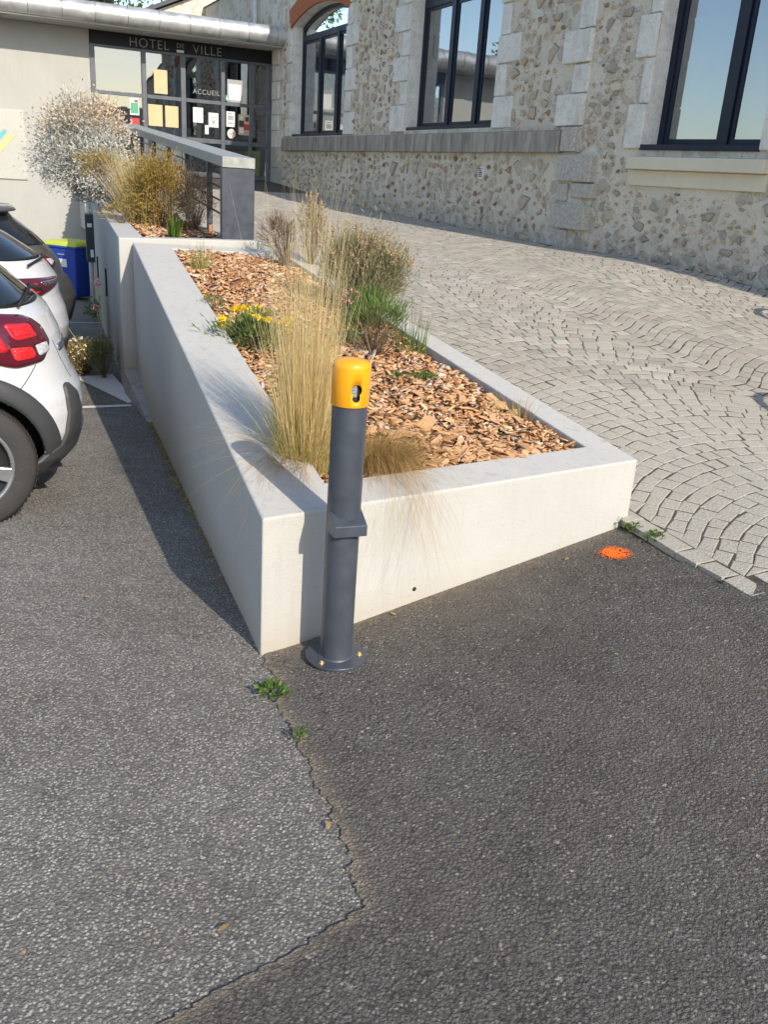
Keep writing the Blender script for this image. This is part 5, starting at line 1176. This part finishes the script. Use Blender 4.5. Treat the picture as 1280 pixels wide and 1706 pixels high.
# raised planter plants
def cin_fl(root, c, r):
    for cc, rr in ((np.array([-3.55, 10.9, 1.50]), (.38, .36, .33)), (np.array([-4.05, 11.1, 1.50]), (.34, .36, .30)), (np.array([-3.82, 11.3, 1.28]), (.28, .3, .22))):
        P, v = blob_pts(5000, cc, rr, .4, -.8); leafquads('leaves', root, P, unit(v + RNG.normal(0, .55, v.shape)), RNG.uniform(.025, .06, 5000), RNG.uniform(.009, .02, 5000), 'leaf_grey')
    n = 3200; P, v = blob_pts(n, c + np.array([.05, 0, .10]), r * np.array([.95, .95, .95]), .85, .15); leafquads('dry_flowers', root, P, unit(v + RNG.normal(0, .5, v.shape)), RNG.uniform(.02, .045, n), RNG.uniform(.015, .03, n), 'tan_flower')
shrub('silver_shrub', (-3.92, 11.3, 1.72), (.52, .48, .44), 13000, (.025, .06, .009, .02), 'leaf_grey', 'large silver leaved shrub with dried tan flower heads over the planter edge', 'shrub', 160, .3, cin_fl, (-3.75, 11.4, 1.3), srad=.003)
shrub('brown_seed_head', (-3.28, 9.95, 1.52), (.22, .2, .17), 1500, (.02, .05, .006, .012), 'leaf_olive', 'rusty brown dried bush hanging below the silver shrub', 'shrub', 60, .2, None, (-3.0, 9.95, 1.05))
dg_ = thing('feather_grass', (0, 0, 0), 'dry straw grass tuft beside the silver shrub', 'grass tuft'); grass_part('blades', dg_, 700, (-2.72, 9.4, 1.02), .12, .20, (.45, .82), (0, .2), .006, 'straw', (-.06, 0)); grass_part('basal_leaves', dg_, 300, (-2.7, 9.4, 1.02), .12, .3, (.2, .45), (.05, .3), .006, 'green_b')
def tall_stems(root, c, r):
    n = 70; P = c + RNG.uniform(-1, 1, (n, 3)) * r * np.array([1, 1, 0]) - np.array([0, 0, r[2]]); D = unit(RNG.normal(0, .16, (n, 3)) + np.array([0, 0, 1])); V, F = ribbons(P, D, RNG.uniform(.3, .7, n), np.full(n, .05), .006, 5, .4, .03); npmesh('upright_stems', V, F, 'leaf_olive', root)
shrub('olive_shrub', (-2.42, 9.2, 1.30), (.33, .30, .34), 11000, (.018, .04, .006, .012), 'leaf_olive', 'bushy olive brown perennial in front of the railing', 'shrub', 120, .8, tall_stems)
shrub('dark_shrub', (-2.02, 8.95, 1.28), (.17, .28, .28), 1500, (.015, .03, .004, .008), 'spike', 'dark withered shrub against the railing bars', 'shrub', 90, .8, twigs)
it_ = thing('iris_tuft', (0, 0, 0), 'short bright green sword leaf tuft at the front of the raised planter', 'grass tuft'); grass_part('leaves', it_, 90, (-2.02, 8.12, .99), .055, .16, (.10, .24), (0, .06), .010, 'leaf_bright')
shrub('trailing_plant', (-2.75, 8.95, 1.12), (.22, .2, .10), 800, (.015, .03, .004, .008), 'leaf_olive', 'low trailing greenery on the planter coping', 'plant', 30, .4)

# parking side plants
def daisies(root, c, r):
    n = 110; P, v = blob_pts(n, c, r * 1.02, .95, .0); leafquads('daisies', root, np.repeat(P, 4, 0) + RNG.normal(0, .005, (n * 4, 3)), unit(RNG.normal(0, 1, (n * 4, 3)) + np.array([0, 0, 1])), np.full(n * 4, .015), np.full(n * 4, .011), 'white_flower')
ez = float(ground_z(-2.62, 7.55)); shrub('daisy_clump', (-2.90, 8.15, ez + .11), (.24, .26, .17), 4200, (.012, .028, .004, .008), 'leaf_olive', 'brown and green daisy clump growing at the foot of the white wall', 'flowers', 140, .6, daisies)
shrub('green_weed', (-2.66, 7.95, ez + .15), (.10, .2, .18), 1500, (.012, .03, .004, .008), 'leaf', 'dark green weed between the daisies and the wall', 'weed', 60, .7)
shrub('green_weed', (-4.35, 13.4, float(ground_z(-4.4, 13.4)) + .18), (.25, .45, .22), 900, (.03, .07, .012, .025), 'leaf', 'dark leafy weed by the wall beneath the utility box', 'weed', 40, .6)
val = thing('valerian', (0, 0, 0), 'thin leaning stems with small pink flower heads above the daisies', 'flowers')
for (tx1, ty1, tz1) in ((-3.28, 7.75, .56), (-3.24, 7.7, .34), (-2.66, 7.9, .58), (-2.68, 7.9, .36)):
    tube('stem', [(-2.70, 7.95, ez), ((-2.62 + tx1) / 2, (7.9 + ty1) / 2, ez + (tz1 - ez) * .6), (tx1, ty1, tz1)], .003, 'green_b', val, 5)
    P, v = blob_pts(60, np.array([tx1, ty1, tz1 + .008]), (.028, .028, .018)); leafquads('flower_head', val, P, unit(v + np.array([0, 0, .4])), np.full(60, .016), np.full(60, .012), 'pink_flower')

# weeds in the seams
def weed(x, y, r, n, mat, label, L=(.014, .03)):
    z = float(ground_z(x, y)) + .006; root = thing('weed', (0, 0, 0), label, 'weed'); c = np.array([x, y, z + .012]); P, v = blob_pts(n, c, (r, r * .8, .035), .2, 0); P[:, 2] = np.maximum(P[:, 2], z + .003)
    stems_part('stems', root, (x, y, z), P[: n // 6], .0012, 'leaf'); leafquads('leaves', root, P, unit(v * .8 + RNG.normal(0, .3, v.shape) + np.array([0, 0, .35])), RNG.uniform(*L, n), RNG.uniform(L[0] * .5, L[1] * .5, n), mat)
weed(-.325, 2.475, .045, 120, 'leaf_bright', 'bright green leafy weed in the asphalt crack by the wall end')
weed(-.21, 2.23, .018, 40, 'leaf_bright', 'tiny yellow green weed further along the asphalt crack', (.01, .02))
weed(1.15, 3.76, .045, 160, 'leaf_bright', 'green weed strip at the edge of the granite setts', (.01, .02)); weed(1.215, 3.66, .045, 160, 'leaf_bright', 'green weed mat between orange paint and setts', (.01, .02)); weed(1.09, 3.835, .03, 70, 'leaf_bright', 'little weed at the foot of the planter corner', (.01, .02))
for k in range(9):
    s = RNG.random(); p = FL + (BL - FL) * (.1 + .75 * s) + nL * .03; n = 40; z = float(ground_z(p[0], p[1])); 
MV, MF = [], None
n = 900; s = RNG.random(n) ** .8; p = FL + (BL - FL) * (.12 + .78 * s)[:, None] + nL * np.abs(RNG.normal(.0, .022, n))[:, None]; P = np.column_stack([p, ground_z(p[:, 0], p[:, 1]) + .004])
mo = leafquads('wall_foot_moss', None, P, unit(RNG.normal(0, .6, (n, 3)) + np.array([0, 0, 1])), RNG.uniform(.008, .022, n), RNG.uniform(.005, .012, n), 'leaf_olive'); tag(mo, 'moss and litter along the foot of the parking side wall', None, None, 'stuff')
# fallen leaves and straws on the asphalt
for (x, y, lab) in ((-.09, 1.86, 'dry orange leaf lying on the seam of the asphalt'), (.06, 3.02, 'curled tan leaf at the foot of the planter front'), (-.30, 1.52, 'small yellow leaf on the pale asphalt'), (.80, 3.48, 'brown twig leaf below the planter coping'), (-1.15, 3.1, 'pale seed scrap in front of the white car'), (-1.05, 3.25, 'thin straw scrap in front of the white car')):
    z = float(ground_z(x, y)) + .013; a = RNG.uniform(0, 6.28); c, s = math.cos(a), math.sin(a); L, B = .016, .006
    pts = [(-L, 0, 0), (-L * .3, -B, .004), (L * .5, -B * .8, .005), (L, 0, .001), (L * .5, B * .8, .006), (-L * .3, B, .004)]
    tag(mesh('fallen_leaf', [(x + c * p - s * q, y + s * p + c * q, z + r) for p, q, r in pts], [(0, 1, 5), (1, 2, 4, 5), (2, 3, 4)], 'straw_b'), lab, 'leaf')

# ------------------------------------------------------------------ trees
def tree(x, y, z0, h, cr, label, seed, n=9000, leaf=(.10, .22), group='trees around the town hall'):
    root = thing('tree', (0, 0, 0), label, 'tree', group); th_ = h * .42
    tube('trunk', [(x, y, z0), (x + .1, y, z0 + th_ * .5), (x, y + .1, z0 + th_), (x + .1, y, z0 + h * .8)], [.22, .18, .14, .05], 'bark', root, 10)
    for k in range(7):
        a = k * .9; e = np.array([x + cr * .6 * math.cos(a), y + cr * .6 * math.sin(a), z0 + h * (.55 + .05 * k)]); tube('limb', [(x, y, z0 + th_ * (.7 + .05 * k)), tuple(e * .5 + np.array([x, y, z0 + h * .5]) * .5), tuple(e)], [.09, .06, .02], 'bark', root, 6)
    PP, VV = [], []
    for k in range(16):
        a = RNG.uniform(0, 6.28); rr = cr * RNG.uniform(.2, .75); c = np.array([x + rr * math.cos(a), y + rr * math.sin(a), z0 + h * RNG.uniform(.45, .92)]); P, v = blob_pts(n // 16, c, np.array([1, 1, .75]) * cr * RNG.uniform(.28, .5), .3); PP.append(P); VV.append(v)
    P, v = np.concatenate(PP), np.concatenate(VV); leafquads('crown', root, P, unit(v + RNG.normal(0, .7, v.shape)), RNG.uniform(*leaf, len(P)), RNG.uniform(leaf[0] * .5, leaf[1] * .5, len(P)), 'leaf')
tree(-9.6, 30.5, -1.5, 13.0, 3.0, 'leafy green tree rising behind the zinc eave', 1, 26000)
tree(-22, 22, -1.5, 8, 3.2, 'round tree on the far side of the car park', 2, 6000, (.2, .35)); tree(-26, 30, -1.5, 9, 3.6, 'broad tree beyond the car park', 3, 6000, (.2, .35))
tree(22, -34, 0, 13, 4.0, 'tall tree across the square behind the photographer', 4, 7000, (.2, .4)); tree(15, -38, 0, 11, 3.6, 'second tree across the square behind the photographer', 5, 6000, (.2, .4))

hs = thing('house', (0, 0, 0), 'pale green house with a dark gable roof across the square behind the photographer', 'building')
hx, hy = 29.0, -27.0; ha = R_(55); hu, hv = np.array([math.cos(ha), math.sin(ha)]), np.array([math.sin(ha), -math.cos(ha)])
def HP(a, b, z): p = np.array([hx, hy]) + hu * a + hv * b; return (p[0], p[1], z)
MT['house'] = plain('pale green render', (.34, .47, .42), .9)
V = [HP(-6, 0, 0), HP(6, 0, 0), HP(6, 8, 0), HP(-6, 8, 0), HP(-6, 0, 3.4), HP(6, 0, 3.4), HP(6, 8, 3.4), HP(-6, 8, 3.4), HP(-6, 4, 5.6), HP(6, 4, 5.6)]
mesh('wall', V, [(0, 1, 5, 4), (1, 2, 6, 9, 5), (2, 3, 7, 6), (3, 0, 4, 8, 7)], 'house', hs); mesh('roof', [HP(-6.3, -.4, 3.25), HP(6.3, -.4, 3.25), HP(6.3, 4, 5.7), HP(-6.3, 4, 5.7), HP(6.3, 8.4, 3.25), HP(-6.3, 8.4, 3.25)], [(0, 1, 2, 3), (3, 2, 4, 5)], 'roof', hs)
for a in (-4, -1.3, 1.4, 4.1):
    for z in (1,): mesh('window', [HP(a - .5, -.03, z), HP(a + .5, -.03, z), HP(a + .5, -.03, z + 1.4), HP(a - .5, -.03, z + 1.4)], [(0, 1, 2, 3)], 'car_glass', hs)

# bike hoops beside the ramp; their shadows reach the setts
for (x, y, lab) in ((3.05, 4.72, 'steel bicycle hoop at the bottom of the ramp'), (3.8, 6.95, 'steel bicycle hoop beside the near window')):
    uh, wh = toUW(x, y); zb = float(ramp_z(uh, wh)); d_ = np.array([math.sin(R_(20)), math.cos(R_(20))])
    pts = [(x - d_[0] * .22, y - d_[1] * .22, zb - .02)] + [(x - d_[0] * .22 * math.cos(t), y - d_[1] * .22 * math.cos(t), zb + .62 + .22 * math.sin(t)) for t in np.linspace(0, math.pi, 15)] + [(x + d_[0] * .22, y + d_[1] * .22, zb - .02)]
    tag(tube('bicycle_hoop', pts, .022, 'metal', None, 12), lab, 'bike stand')
